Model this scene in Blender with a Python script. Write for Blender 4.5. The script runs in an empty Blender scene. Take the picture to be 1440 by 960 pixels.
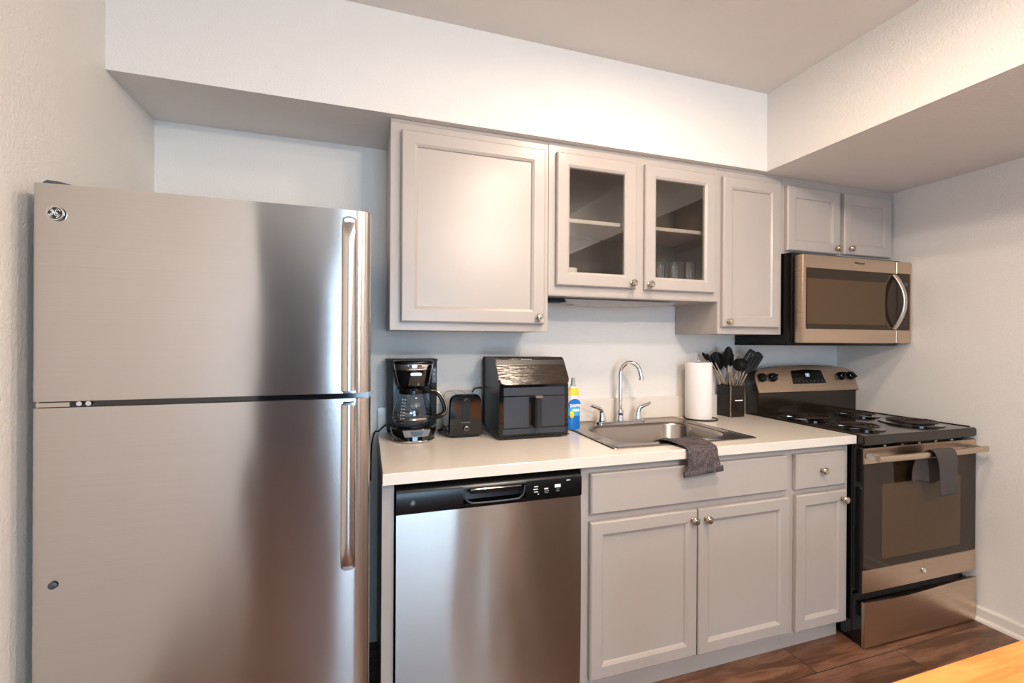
import bpy, bmesh, math, random
from mathutils import Vector, Matrix
random.seed(7)
SC = bpy.context.scene
C = SC.collection
PI = math.pi

# ------------------------------------------------------------------ camera
YAW, PIT, ROLL = 0.3114, -0.0013, 0.0058
h = Vector((math.sin(YAW), math.cos(YAW), 0)); r0 = Vector((math.cos(YAW), -math.sin(YAW), 0)); z0 = Vector((0, 0, 1))
fwd = h*math.cos(PIT) + z0*math.sin(PIT); up = z0*math.cos(PIT) - h*math.sin(PIT)
R_ = r0*math.cos(ROLL) + up*math.sin(ROLL); U_ = up*math.cos(ROLL) - r0*math.sin(ROLL)
cd = bpy.data.cameras.new('camera'); cam = bpy.data.objects.new('camera', cd); C.objects.link(cam)
M = Matrix((R_, U_, -fwd)).transposed().to_4x4(); M.translation = Vector((0.2713, -2.0553, 1.3189)); cam.matrix_world = M
cd.sensor_width = 36; cd.lens = 634.08/1440*36; cd.shift_y = -0.00044; cd.clip_start = .01
SC.camera = cam

# ------------------------------------------------------------------ light
SC.view_settings.view_transform = 'Standard'; SC.view_settings.look = 'None'
SC.view_settings.exposure = 0.24; SC.view_settings.gamma = 1.0; SC.view_settings.use_curve_mapping = False
w = bpy.data.worlds.new('sky'); SC.world = w; w.use_nodes = True
w.node_tree.nodes['Background'].inputs[0].default_value = (.60, .78, 1, 1)
w.node_tree.nodes['Background'].inputs[1].default_value = 1.2
def lamp(name, loc, e, col, rad):
    l = bpy.data.lights.new(name, 'POINT'); l.energy = e; l.color = col; l.shadow_soft_size = rad
    o = bpy.data.objects.new(name, l); C.objects.link(o); o.location = loc; return o
def area(name, loc, rot, sx, sy, e, col):
    l = bpy.data.lights.new(name, 'AREA'); l.shape = 'RECTANGLE'; l.size = sx; l.size_y = sy; l.energy = e; l.color = col
    o = bpy.data.objects.new(name, l); C.objects.link(o); o.location = loc; o.rotation_euler = rot; return o
WARM = (1, .80, .62)
def downlight(loc, e, col, r):
    l = bpy.data.lights.new('ceiling_downlight', 'AREA'); l.shape = 'DISK'; l.size = 2*r; l.energy = e; l.color = col
    o = bpy.data.objects.new('ceiling_downlight', l); C.objects.link(o); o.location = loc; return o
downlight((1.27, -1.10, 2.50), 12, WARM, .07)
downlight((1.12, -1.68, 2.42), 18, WARM, .08)
for x_ in (1.345, 1.50): lamp('pendant_bulb_light', (x_, -3.2, 2.33), 38, (1, .88, .77), .035)
area('window_daylight', (.80, -5.42, 1.12), (PI/2, 0, 0), 1.5, 2.1, 108, (.52, .76, 1))
area('added_side_fill', (-2.9, -4.2, 1.3), (PI/2, 0, -PI/2), 1.6, 1.6, 20, (.85, .92, 1))  # added cool fill from the unseen left side, no known window there
area('added_uplight', (.2, -3.7, 1.75), (PI, 0, 0), .35, .35, 12, (1, .95, .90))  # added upward fill bounced off the ceiling, stands for no actual lamp

# ------------------------------------------------------------------ materials
def lin(c):
    return tuple(((v/255)/12.92 if v/255 <= .04045 else ((v/255+.055)/1.055)**2.4) for v in c) + (1,)
class N:
    def __init__(s, name):
        s.m = bpy.data.materials.new(name); s.m.use_nodes = True; s.t = s.m.node_tree; s.b = s.t.nodes['Principled BSDF']
    def n(s, kind, **kw):
        x = s.t.nodes.new(kind)
        for k, v in kw.items():
            if k in x.inputs: x.inputs[k].default_value = v
            else: setattr(x, k, v)
        return x
    def l(s, a, b): s.t.links.new(a, b)
    def coords(s, sc=(1, 1, 1)):
        t = s.n('ShaderNodeTexCoord'); m = s.n('ShaderNodeMapping'); m.inputs['Scale'].default_value = sc
        s.l(t.outputs['Object'], m.inputs['Vector']); return m.outputs['Vector']
    def bump(s, src, strength, dist, chain=None):
        b = s.n('ShaderNodeBump'); b.inputs['Strength'].default_value = strength; b.inputs['Distance'].default_value = dist
        s.l(src, b.inputs['Height'])
        if chain: s.l(chain, b.inputs['Normal'])
        return b.outputs['Normal']
def mat(name, rgb, rough=.5, metal=0, spec=.5, noise=None, var=0, varscale=8, coat=0, **kw):
    q = N(name); b = q.b
    b.inputs['Base Color'].default_value = lin(rgb) if max(rgb) > 1 else tuple(rgb)+(1,)
    b.inputs['Roughness'].default_value = rough; b.inputs['Metallic'].default_value = metal
    b.inputs['Specular IOR Level'].default_value = spec
    if coat: b.inputs['Coat Weight'].default_value = coat; b.inputs['Coat Roughness'].default_value = .08
    for k, v in kw.items(): b.inputs[k].default_value = v
    v_ = None
    if noise:
        v_ = q.coords(noise[3] if len(noise) > 3 else (1, 1, 1))
        t = q.n('ShaderNodeTexNoise'); t.inputs['Scale'].default_value = noise[0]; t.inputs['Detail'].default_value = 3
        q.l(v_, t.inputs['Vector']); q.l(q.bump(t.outputs['Fac'], noise[1], noise[2]), b.inputs['Normal'])
    # gentle procedural variation of tone
    vv = q.coords(); t = q.n('ShaderNodeTexNoise'); t.inputs['Scale'].default_value = varscale; t.inputs['Detail'].default_value = 4
    q.l(vv, t.inputs['Vector'])
    mx = q.n('ShaderNodeMix', data_type='RGBA'); base = b.inputs['Base Color'].default_value
    a = max(var, .02)
    mx.inputs[6].default_value = tuple(c*(1-a) for c in base[:3])+(1,)
    mx.inputs[7].default_value = tuple(min(1, c*(1+a)) for c in base[:3])+(1,)
    q.l(t.outputs['Fac'], mx.inputs[0]); q.l(mx.outputs[2], b.inputs['Base Color'])
    return q.m
def steel(name, rgb, rough=.26, aniso=.75, wave=.0, tang=(0, 0, 1), wscale=(1.2, 1, .45), line=.012):
    q = N(name); b = q.b
    b.inputs['Base Color'].default_value = lin(rgb); b.inputs['Metallic'].default_value = 1
    b.inputs['Roughness'].default_value = rough; b.inputs['Anisotropic'].default_value = aniso
    cx = q.n('ShaderNodeCombineXYZ')
    for i in range(3): cx.inputs[i].default_value = tang[i]
    q.l(cx.outputs[0], b.inputs['Tangent'])
    # fine horizontal brushing
    v = q.coords((.8, .8, 900)); t = q.n('ShaderNodeTexNoise'); t.inputs['Scale'].default_value = 1; t.inputs['Detail'].default_value = 2
    q.l(v, t.inputs['Vector'])
    mr = q.n('ShaderNodeMapRange'); mr.inputs[3].default_value = rough*(1-line*6); mr.inputs[4].default_value = rough*(1+line*6)
    q.l(t.outputs['Fac'], mr.inputs[0]); q.l(mr.outputs[0], b.inputs['Roughness'])
    mx = q.n('ShaderNodeMix', data_type='RGBA'); base = lin(rgb)
    mx.inputs[6].default_value = tuple(c*.93 for c in base[:3])+(1,); mx.inputs[7].default_value = tuple(min(1, c*1.07) for c in base[:3])+(1,)
    q.l(t.outputs['Fac'], mx.inputs[0]); q.l(mx.outputs[2], b.inputs['Base Color'])
    if wave:
        v2 = q.coords(wscale); t2 = q.n('ShaderNodeTexNoise'); t2.inputs['Scale'].default_value = 3.2; t2.inputs['Detail'].default_value = 1.2
        q.l(v2, t2.inputs['Vector']); q.l(q.bump(t2.outputs['Fac'], 1, wave), b.inputs['Normal'])
    return q.m
def glass(name, rgb=(1, 1, 1), rough=0.0, ior=1.45):
    q = N(name); b = q.b; b.inputs['Base Color'].default_value = tuple(rgb)+(1,)
    b.inputs['Transmission Weight'].default_value = 1; b.inputs['Roughness'].default_value = rough; b.inputs['IOR'].default_value = ior
    return q.m
def pane(name, tint, refl=.09):
    # thin sheet glass: mostly see-through with a mirror share that does not depend on the viewer's ray type
    q = N(name); t = q.t; out = t.nodes['Material Output']
    tr = q.n('ShaderNodeBsdfTransparent'); tr.inputs[0].default_value = tuple(tint)+(1,)
    gl = q.n('ShaderNodeBsdfGlossy'); gl.inputs['Roughness'].default_value = .01; gl.inputs[0].default_value = (1, 1, 1, 1)
    lw = q.n('ShaderNodeLayerWeight'); lw.inputs['Blend'].default_value = .5
    pw = q.n('ShaderNodeMath', operation='POWER'); pw.inputs[1].default_value = 4; q.l(lw.outputs['Facing'], pw.inputs[0])
    ad = q.n('ShaderNodeMath', operation='MULTIPLY_ADD'); ad.inputs[1].default_value = .8; ad.inputs[2].default_value = refl; q.l(pw.outputs[0], ad.inputs[0])
    mx = q.n('ShaderNodeMixShader'); q.l(ad.outputs[0], mx.inputs[0]); q.l(tr.outputs[0], mx.inputs[1]); q.l(gl.outputs[0], mx.inputs[2])
    q.l(mx.outputs[0], out.inputs['Surface']); return q.m
def wood(name, c1, c2, c3, scale, plank=None, rough=.4, axis='x', ring=6):
    q = N(name); b = q.b
    sc = (.35, 3.2, 3.2) if axis == 'x' else (3.2, .35, 3.2)
    tc = q.n('ShaderNodeTexCoord'); vec = tc.outputs['Object']
    if plank:
        br = q.n('ShaderNodeTexBrick'); br.inputs['Scale'].default_value = 1
        br.inputs['Brick Width'].default_value = 1.22; br.inputs['Row Height'].default_value = plank; br.inputs['Mortar Size'].default_value = .0018
        br.inputs['Color1'].default_value = (0, 0, 0, 1); br.inputs['Color2'].default_value = (1, 1, 1, 1); br.inputs['Mortar'].default_value = (.5, .5, .5, 1)
        br.offset = .37; q.l(vec, br.inputs['Vector'])
        add = q.n('ShaderNodeVectorMath', operation='MULTIPLY_ADD'); add.inputs[1].default_value = (7.3, 4.1, 3)
        q.l(br.outputs['Color'], add.inputs[0]); q.l(vec, add.inputs[2]); vec2 = add.outputs[0]
    else: vec2 = vec
    mp = q.n('ShaderNodeMapping'); mp.inputs['Scale'].default_value = tuple(s*scale for s in sc); q.l(vec2, mp.inputs['Vector'])
    n1 = q.n('ShaderNodeTexNoise'); n1.inputs['Scale'].default_value = 2.2; n1.inputs['Detail'].default_value = 7; n1.inputs['Roughness'].default_value = .62; n1.inputs['Distortion'].default_value = .9
    q.l(mp.outputs[0], n1.inputs['Vector'])
    wv = q.n('ShaderNodeMath', operation='MULTIPLY'); wv.inputs[1].default_value = ring; q.l(n1.outputs['Fac'], wv.inputs[0])
    fr = q.n('ShaderNodeMath', operation='PINGPONG'); fr.inputs[1].default_value = 1; q.l(wv.outputs[0], fr.inputs[0])
    cr = q.n('ShaderNodeValToRGB'); e = cr.color_ramp.elements
    e[0].position = 0; e[0].color = lin(c1); e[1].position = 1; e[1].color = lin(c3)
    m_ = e.new(.5); m_.color = lin(c2)
    mix = q.n('ShaderNodeMath', operation='MULTIPLY_ADD'); mix.inputs[1].default_value = .55
    n2 = q.n('ShaderNodeTexNoise'); n2.inputs['Scale'].default_value = 1.1; n2.inputs['Detail'].default_value = 5; q.l(mp.outputs[0], n2.inputs['Vector'])
    h2 = q.n('ShaderNodeMath', operation='MULTIPLY'); h2.inputs[1].default_value = .5; q.l(n2.outputs['Fac'], h2.inputs[0])
    q.l(fr.outputs[0], mix.inputs[0]); q.l(h2.outputs[0], mix.inputs[2]); q.l(mix.outputs[0], cr.inputs['Fac'])
    col = cr.outputs[0]
    if plank:
        md = q.n('ShaderNodeMix', data_type='RGBA'); md.inputs[7].default_value = lin((30, 18, 12)); q.l(br.outputs['Fac'], md.inputs[0]); q.l(col, md.inputs[6]); col = md.outputs[2]
        q.l(q.bump(br.outputs['Fac'], -.4, .002, q.bump(n1.outputs['Fac'], .25, .002)), b.inputs['Normal'])
    q.l(col, b.inputs['Base Color']); b.inputs['Roughness'].default_value = rough
    return q.m

M_ = {}
M_['wall'] = mat('wall_paint', (226, 222, 217), .62, noise=(150, .5, .0045), var=.01)
M_['ceil'] = mat('ceiling_paint', (222, 218, 212), .8, noise=(190, .4, .003), var=.01)
M_['rear'] = mat('rear_wall_paint', (52, 62, 80), .6, noise=(120, .2, .002), var=.03)
M_['floor'] = wood('plank_floor', (46, 30, 22), (104, 70, 51), (154, 114, 90), 1.5, plank=.18, rough=.34, ring=7)
M_['table'] = wood('maple_table', (172, 94, 34), (206, 134, 64), (220, 156, 86), 1.1, rough=.32, ring=9)
M_['cab'] = mat('cabinet_paint', (176, 167, 160), .30, noise=(60, .10, .0015, (8, 8, .7)), var=.015, varscale=14)
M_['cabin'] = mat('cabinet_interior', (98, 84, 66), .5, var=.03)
M_['quartz'] = mat('white_quartz', (224, 215, 204), .16, var=.025, varscale=40)
M_['dark'] = mat('black_plastic', (11, 11, 12), .24, spec=.35)
M_['darkm'] = mat('black_matte', (15, 15, 16), .5, spec=.3)
M_['gloss'] = mat('black_gloss', (8, 8, 10), .07, coat=.6)
M_['trim'] = mat('white_trim', (222, 216, 208), .35)
M_['slate'] = mat('dark_grey_enamel', (58, 62, 68), .35, noise=(200, .2, .001))
M_['chrome'] = mat('chrome', (225, 225, 228), .06, metal=1)
M_['nickel'] = mat('brushed_nickel', (196, 186, 174), .22, metal=1)
M_['steel'] = steel('brushed_steel_fridge', (194, 190, 187), .20, 1.0, wave=.004, wscale=(1.5, 1, .55))
M_['steeld'] = steel('brushed_steel_dishwasher', (176, 169, 163), .22, 1.0, wave=.006, wscale=(1.6, 1, .5))
M_['steels'] = steel('brushed_steel_stove', (202, 181, 160), .28, .5, wave=.004)
M_['steelh'] = steel('brushed_steel_handle', (205, 200, 195), .25, .5)
M_['sink'] = steel('satin_steel_sink', (160, 150, 141), .24, .35, tang=(1, 0, 0))
M_['blackglass'] = mat('black_oven_glass', (46, 33, 21), .06, spec=.32)
M_['ovenwin'] = mat('oven_window_glass', (82, 62, 41), .10, spec=.28, noise=(400, .15, .0006))
M_['enamel'] = mat('black_cooktop_enamel', (34, 26, 18), .12, spec=.5)
M_['coil'] = mat('burner_coil', (46, 32, 24), .45, metal=.4)
M_['panelgrey'] = mat('grey_switch_panel', (112, 110, 108), .35)
M_['glass'] = pane('cabinet_glass', (.93, .92, .90), .045)
M_['clear'] = glass('clear_glass')
M_['carafe'] = pane('carafe_glass', (.86, .87, .88), .06)
M_['white'] = mat('white_print', (235, 235, 238), .4)
M_['greyp'] = mat('grey_print', (150, 152, 156), .4)
M_['paper'] = mat('paper_towel', (236, 230, 226), .85, noise=(140, .5, .002), var=.01)
def weave(name, rgb, sc, dist):
    q = N(name); b = q.b; b.inputs['Roughness'].default_value = .95; b.inputs['Specular IOR Level'].default_value = .15
    v = q.coords(); t = q.n('ShaderNodeTexVoronoi'); t.inputs['Scale'].default_value = sc; t.inputs['Randomness'].default_value = .35; q.l(v, t.inputs['Vector'])
    c = q.n('ShaderNodeValToRGB'); base = lin(rgb); c.color_ramp.elements[0].color = tuple(min(1, x*1.7) for x in base[:3])+(1,); c.color_ramp.elements[1].color = tuple(x*.55 for x in base[:3])+(1,)
    c.color_ramp.elements[1].position = .62
    q.l(t.outputs['Distance'], c.inputs[0]); q.l(c.outputs[0], b.inputs['Base Color']); q.l(q.bump(t.outputs['Distance'], -1, dist), b.inputs['Normal']); return q.m
M_['towel'] = weave('grey_waffle', (92, 84, 85), 140, .003)
M_['towel0'] = mat('grey_terry', (92, 84, 84), .95, noise=(420, 1, .004), var=.14, varscale=260)
M_['towel2'] = mat('grey_terry_oven', (78, 70, 68), .95, noise=(420, 1, .003), var=.1, varscale=260)
M_['blkcloth'] = mat('black_cloth', (20, 19, 20), .95, noise=(300, 1, .003))
M_['fryer'] = mat('fryer_black_matte', (26, 27, 30), .32)
M_['fryerpan'] = mat('fryer_grey_front', (46, 50, 58), .36, var=.12, varscale=9)
def streaky():
    q = N('fryer_wet_window'); b = q.b; b.inputs['Base Color'].default_value = lin((40, 32, 26)); b.inputs['Roughness'].default_value = .16; b.inputs['Specular IOR Level'].default_value = .4
    v = q.coords((14, 14, 90)); t = q.n('ShaderNodeTexNoise'); t.inputs['Scale'].default_value = 1.2; t.inputs['Detail'].default_value = 5; q.l(v, t.inputs['Vector'])
    q.l(q.bump(t.outputs['Fac'], 1, .0016), b.inputs['Normal'])
    m = q.n('ShaderNodeValToRGB'); m.color_ramp.elements[0].color = lin((26, 21, 17)); m.color_ramp.elements[1].color = lin((62, 49, 39)); q.l(t.outputs['Fac'], m.inputs[0])
    q.l(m.outputs[0], b.inputs['Base Color']); return q.m
M_['fryerwin'] = streaky()
M_['utensil'] = mat('black_nylon', (12, 11, 12), .55, spec=.2)
M_['caddy'] = mat('dark_brown_caddy', (30, 22, 17), .2, spec=.35)
M_['blue'] = mat('blue_soap', (14, 112, 196), .3, var=.2, varscale=30)
M_['bluel'] = mat('light_blue_label', (70, 176, 226), .35, var=.1, varscale=30)
M_['yellow'] = mat('yellow_label', (244, 206, 40), .4)
M_['bottle'] = mat('pale_bottle', (220, 214, 226), .3)
M_['cap'] = mat('grey_green_cap', (148, 160, 154), .4)
M_['porcelain'] = mat('white_porcelain', (225, 222, 214), .2)
M_['blind'] = mat('blind_slat', (215, 215, 212), .5)
def emis(name, col, s):
    q = N(name); q.b.inputs['Emission Color'].default_value = tuple(col)+(1,); q.b.inputs['Emission Strength'].default_value = s
    q.b.inputs['Base Color'].default_value = (0, 0, 0, 1); return q.m
M_['led'] = emis('clock_digits', (.70, .78, 1), 1.0)
M_['panel'] = mat('black_display', (6, 6, 8), .12, spec=.25)
M_['ledw'] = emis('tiny_white_leds', (.8, .9, 1), .9)

# ------------------------------------------------------------------ mesh helpers
def B(): return bmesh.new()
def box(bm, x0, x1, y0, y1, z0, z1, bev=0, seg=2):
    vs = [bm.verts.new((x, y, z)) for x in (x0, x1) for y in (y0, y1) for z in (z0, z1)]
    fs = [bm.faces.new([vs[i] for i in f]) for f in ((0, 1, 3, 2), (4, 6, 7, 5), (0, 4, 5, 1), (2, 3, 7, 6), (0, 2, 6, 4), (1, 5, 7, 3))]
    if bev:
        es = list({e for f in fs for e in f.edges})
        bmesh.ops.bevel(bm, geom=es, offset=bev, segments=seg, affect='EDGES', clamp_overlap=True)
    return bm
def frame_axes(d):
    d = Vector(d).normalized(); a = Vector((0, 0, 1)) if abs(d.z) < .9 else Vector((1, 0, 0))
    u = d.cross(a).normalized(); return u, d.cross(u).normalized(), d
def lathe(bm, prof, org=(0, 0, 0), d=(0, 0, 1), seg=32, cap=True, sx=1, sy=1):
    u, v, d = frame_axes(d); org = Vector(org); rings = []
    for r, t in prof:
        c = org + d*t
        if r < 1e-6: rings.append([bm.verts.new(c)])
        else: rings.append([bm.verts.new(c + (u*math.cos(k*2*PI/seg)*sx + v*math.sin(k*2*PI/seg)*sy)*r) for k in range(seg)])
    for a, b in zip(rings, rings[1:]):
        if len(a) == 1 and len(b) == 1: continue
        for k in range(seg):
            k2 = (k+1) % seg
            if len(a) == 1: bm.faces.new((a[0], b[k2], b[k]))
            elif len(b) == 1: bm.faces.new((a[k], a[k2], b[0]))
            else: bm.faces.new((a[k], a[k2], b[k2], b[k]))
    if cap:
        for rr in (rings[0], rings[-1]):
            if len(rr) > 2: bm.faces.new(rr)
    return bm
def cyl(bm, p0, p1, r, r1=None, seg=20):
    p0 = Vector(p0); p1 = Vector(p1); L = (p1-p0).length
    return lathe(bm, [(r, 0), (r if r1 is None else r1, L)], p0, p1-p0, seg)
def sweep(bm, path, prof, upv=None, closed=False, scales=None, cap=True):
    """prof: list of (a,b) in the frame (side, up)"""
    P = [Vector(p) for p in path]; n = len(P); rings = []; last = None
    for i, p in enumerate(P):
        if closed: t = (P[(i+1) % n]-P[i-1])
        else: t = P[min(i+1, n-1)]-P[max(i-1, 0)]
        t.normalize()
        if upv is not None: upp = Vector(upv)
        else:
            if last is None: upp = Vector((0, 0, 1)) if abs(t.z) < .9 else Vector((1, 0, 0))
            else: upp = last
        s = t.cross(upp).normalized(); u = s.cross(t).normalized(); last = u
        k = scales[i] if scales else 1
        rings.append([bm.verts.new(p + s*a*k + u*b*k) for a, b in prof])
    m = len(prof)
    rng = range(n if closed else n-1)
    for i in rng:
        a, b = rings[i], rings[(i+1) % n]
        for k in range(m): bm.faces.new((a[k], a[(k+1) % m], b[(k+1) % m], b[k]))
    if cap and not closed:
        bm.faces.new(rings[0]); bm.faces.new(rings[-1])
    return bm
def circ(r, seg=10, ry=None): return [(math.cos(k*2*PI/seg)*r, math.sin(k*2*PI/seg)*(ry or r)) for k in range(seg)]
def rrect(w_, h_, r, seg=3):
    out = []
    for cx, cy, a0 in ((w_/2-r, h_/2-r, 0), (-w_/2+r, h_/2-r, PI/2), (-w_/2+r, -h_/2+r, PI), (w_/2-r, -h_/2+r, 1.5*PI)):
        for k in range(seg+1): a = a0+k*PI/2/seg; out.append((cx+r*math.cos(a), cy+r*math.sin(a)))
    return out
def tube(bm, path, r, seg=10, closed=False, scales=None): return sweep(bm, path, circ(r, seg), closed=closed, scales=scales)
def smooth_path(pts, n=6, closed=False):
    P = [Vector(p) for p in pts]; out = []; m = len(P)
    for i in range(m if closed else m-1):
        g = lambda j: P[j % m] if closed else P[max(0, min(m-1, j))]
        a, b, c, d = g(i-1), g(i), g(i+1), g(i+2)
        for k in range(n):
            t = k/n; out.append(.5*((2*b)+(c-a)*t+(2*a-5*b+4*c-d)*t*t+(3*b-a-3*c+d)*t**3))
    if not closed: out.append(P[-1])
    return out
def prism(bm, pts, d, bev=0, seg=2):
    """closed polygon pts (3D) pushed along d"""
    d = Vector(d); a = [bm.verts.new(Vector(p)) for p in pts]; b = [bm.verts.new(Vector(p)+d) for p in pts]; n = len(a)
    fs = [bm.faces.new(a), bm.faces.new(b[::-1])]
    for k in range(n): fs.append(bm.faces.new((a[k], b[k], b[(k+1) % n], a[(k+1) % n])))
    if bev:
        es = {e for f in fs[:2] for e in f.edges}
        bmesh.ops.bevel(bm, geom=list(es), offset=bev, segments=seg, affect='EDGES', clamp_overlap=True)
    return bm
def loops(bm, rings, cap0=True, cap1=True):
    R = [[bm.verts.new(p) for p in r] for r in rings]
    for a, b in zip(R, R[1:]):
        n = len(a)
        for k in range(n): bm.faces.new((a[k], a[(k+1) % n], b[(k+1) % n], b[k]))
    if cap0: bm.faces.new(R[0])
    if cap1: bm.faces.new(R[-1])
    return bm
def door_mesh(x0, x1, z0, z1, yf, th=.020, rail=.056, glassy=False, flat=False):
    bm = B()
    def rc(i, d): return [(x0+i, yf+d, z0+i), (x1-i, yf+d, z0+i), (x1-i, yf+d, z1-i), (x0+i, yf+d, z1-i)]
    L = [(0, th), (0, .005), (.0015, .003), (.005, 0)]
    if not flat:
        L += [(rail-.006, 0), (rail-.004, .0012), (rail+.003, .0050), (rail+.005, .0085)]
        if glassy: L += [(rail+.005, th), (0, th)]; return loops(bm, [rc(*a) for a in L], False, False)
        L += [(rail+.006, .0105)]
    return loops(bm, [rc(*a) for a in L])
def text_mesh(s, size, org, xdir=(1, 0, 0), ydir=(0, 0, 1), ext=.0003, align='CENTER', bold=0, squash=1):
    cu = bpy.data.curves.new('t', 'FONT'); cu.body = s; cu.size = size; cu.extrude = ext; cu.align_x = align; cu.align_y = 'CENTER'; cu.offset = bold; cu.resolution_u = 3
    o = bpy.data.objects.new('t', cu); me = bpy.data.meshes.new_from_object(o)
    X = Vector(xdir).normalized(); Y = Vector(ydir).normalized(); Z = X.cross(Y); org = Vector(org)
    bm = B(); bm.from_mesh(me)
    for v in bm.verts: v.co = org + X*v.co.x*squash + Y*v.co.y + Z*v.co.z
    bpy.data.objects.remove(o); bpy.data.meshes.remove(me); bpy.data.curves.remove(cu)
    return bm
def join(bm, other):
    me = bpy.data.meshes.new('tmp'); other.to_mesh(me); bm.from_mesh(me); bpy.data.meshes.remove(me); other.free(); return bm
def finish(bm, name, m, shift=None, smooth=True, ang=38, fix=True):
    if fix: bmesh.ops.recalc_face_normals(bm, faces=bm.faces)
    if shift: bmesh.ops.translate(bm, vec=-Vector(shift), verts=bm.verts)
    me = bpy.data.meshes.new(name); bm.to_mesh(me); bm.free()
    me.materials.append(M_[m] if isinstance(m, str) else m)
    if smooth:
        me.shade_smooth(); me.set_sharp_from_angle(angle=math.radians(ang))
    o = bpy.data.objects.new(name, me); C.objects.link(o); return o
class Thing:
    def __init__(s, name, label, cat, loc=(0, 0, 0), rotz=0, group=None, local=False):
        s.o = bpy.data.objects.new(name, None); C.objects.link(s.o); s.o.location = loc; s.o.rotation_euler.z = rotz
        s.o.empty_display_size = .05
        s.o['label'] = label; s.o['category'] = cat
        if group: s.o['group'] = group
        s.shift = None if local else Vector(loc)
    def part(s, name, bm, m, parent=None, label=None, **kw):
        o = finish(bm, name, m, s.shift, **kw); o.parent = parent or s.o
        if label: o['label'] = label
        return o
def single(name, bm, m, label, cat, group=None, org=None, **kw):
    org = org or (0, 0, 0)
    o = finish(bm, name, m, org, **kw); o.location = org; o['label'] = label; o['category'] = cat
    if group: o['group'] = group
    return o
def struct(name, bm, m, **kw):
    o = finish(bm, name, m, **kw); o['kind'] = 'structure'; return o
def bx(*a, **k): return box(B(), *a, **k)

# ------------------------------------------------------------------ room shell
XL, XR, ZC, ZS, YS, XS = -.503, 3.062, 2.527, 2.150, -.340, 2.1245
struct('floor', bx(-3.1, XR+.1, -5.6, .1, -.1, 0), 'floor', smooth=False)
struct('ceiling', bx(-3.1, XR+.1, -5.6, .1, ZC, ZC+.1), 'ceil', smooth=False)
struct('wall_back', bx(XL-.1, XR+.1, 0, .1, 0, ZC), 'wall', smooth=False)
struct('wall_left', bx(XL-.12, XL, -3.12, 0, 0, ZC), 'wall', smooth=False)
struct('wall_right', bx(XR, XR+.1, -5.5, 0, 0, ZC), 'wall', smooth=False)
struct('trim_1', bx(XL, XR, YS, 0, ZS, ZC), 'wall', smooth=False)          # dropped soffit over the cabinets
struct('trim_2', bx(XS, XR, -5.4, YS, ZS, ZC), 'wall', smooth=False)       # dropped soffit along the right wall
struct('wall_side', bx(-3.1, XL-.12, -3.12, -3.0, 0, ZC), 'wall', smooth=False)
b = bx(-3.1, -3.0, -5.6, -4.95, 0, ZC); box(b, -3.1, -3.0, -3.45, -3.12, 0, ZC); box(b, -3.1, -3.0, -4.95, -3.45, 0, .5); box(b, -3.1, -3.0, -4.95, -3.45, 2.1, ZC)
struct('wall_far_left', b, 'wall', smooth=False)
WX0, WX1, WZ0, WZ1 = 0.10, 1.48, .08, 2.10
b = bx(-3.1, WX0, -5.5, -5.4, 0, ZC); box(b, WX1, XR+.1, -5.5, -5.4, 0, ZC); box(b, WX0, WX1, -5.5, -5.4, 0, WZ0); box(b, WX0, WX1, -5.5, -5.4, WZ1, ZC)
struct('wall_rear', b, 'rear', smooth=False)
b = B()
for x in (WX0, (WX0+WX1)/2-.025, WX1-.05): box(b, x, x+.05, -5.46, -5.41, WZ0, WZ1)
box(b, WX0, WX1, -5.46, -5.41, WZ0, WZ0+.06); box(b, WX0, WX1, -5.46, -5.41, WZ1-.06, WZ1)
struct('window_1', b, 'trim', smooth=False)
# baseboard along the right wall: tall board with eased top and a shoe moulding
b = prism(B(), [(XR, -5.4, 0), (XR-.013, -5.4, 0), (XR-.013, -5.4, .058), (XR-.009, -5.4, .064), (XR-.004, -5.4, .067), (XR, -5.4, .067)], (0, 4.72, 0))
prism(b, [(XR-.013, -5.4, 0), (XR-.026, -5.4, 0), (XR-.024, -5.4, .010), (XR-.018, -5.4, .017), (XR-.013, -5.4, .019)], (0, 4.72, 0))
struct('baseboard_right', b, 'trim', smooth=False)
# vertical blind at the rear window
t = Thing('vertical_blind', 'white vertical blind with turned slats hanging at the rear window', 'blind', (.79, -5.36, 2.14))
t.part('head_rail', bx(WX0-.05, WX1+.05, -5.38, -5.33, 2.10, 2.15, bev=.004), 'trim')
k = 0
x = WX0+.03
while x < WX1:
    bm = B(); a = math.radians(86)
    dx, dy = math.cos(a)*.04, math.sin(a)*.04
    prism(bm, [(x-dx, -5.355-dy*.6, .06), (x+dx, -5.355+dy*.6, .06), (x+dx+.001, -5.354+dy*.6, .06), (x-dx+.001, -5.354-dy*.6, .06)], (0, 0, 2.04))
    t.part('slat', bm, 'blind', smooth=False); x += .092

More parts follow.
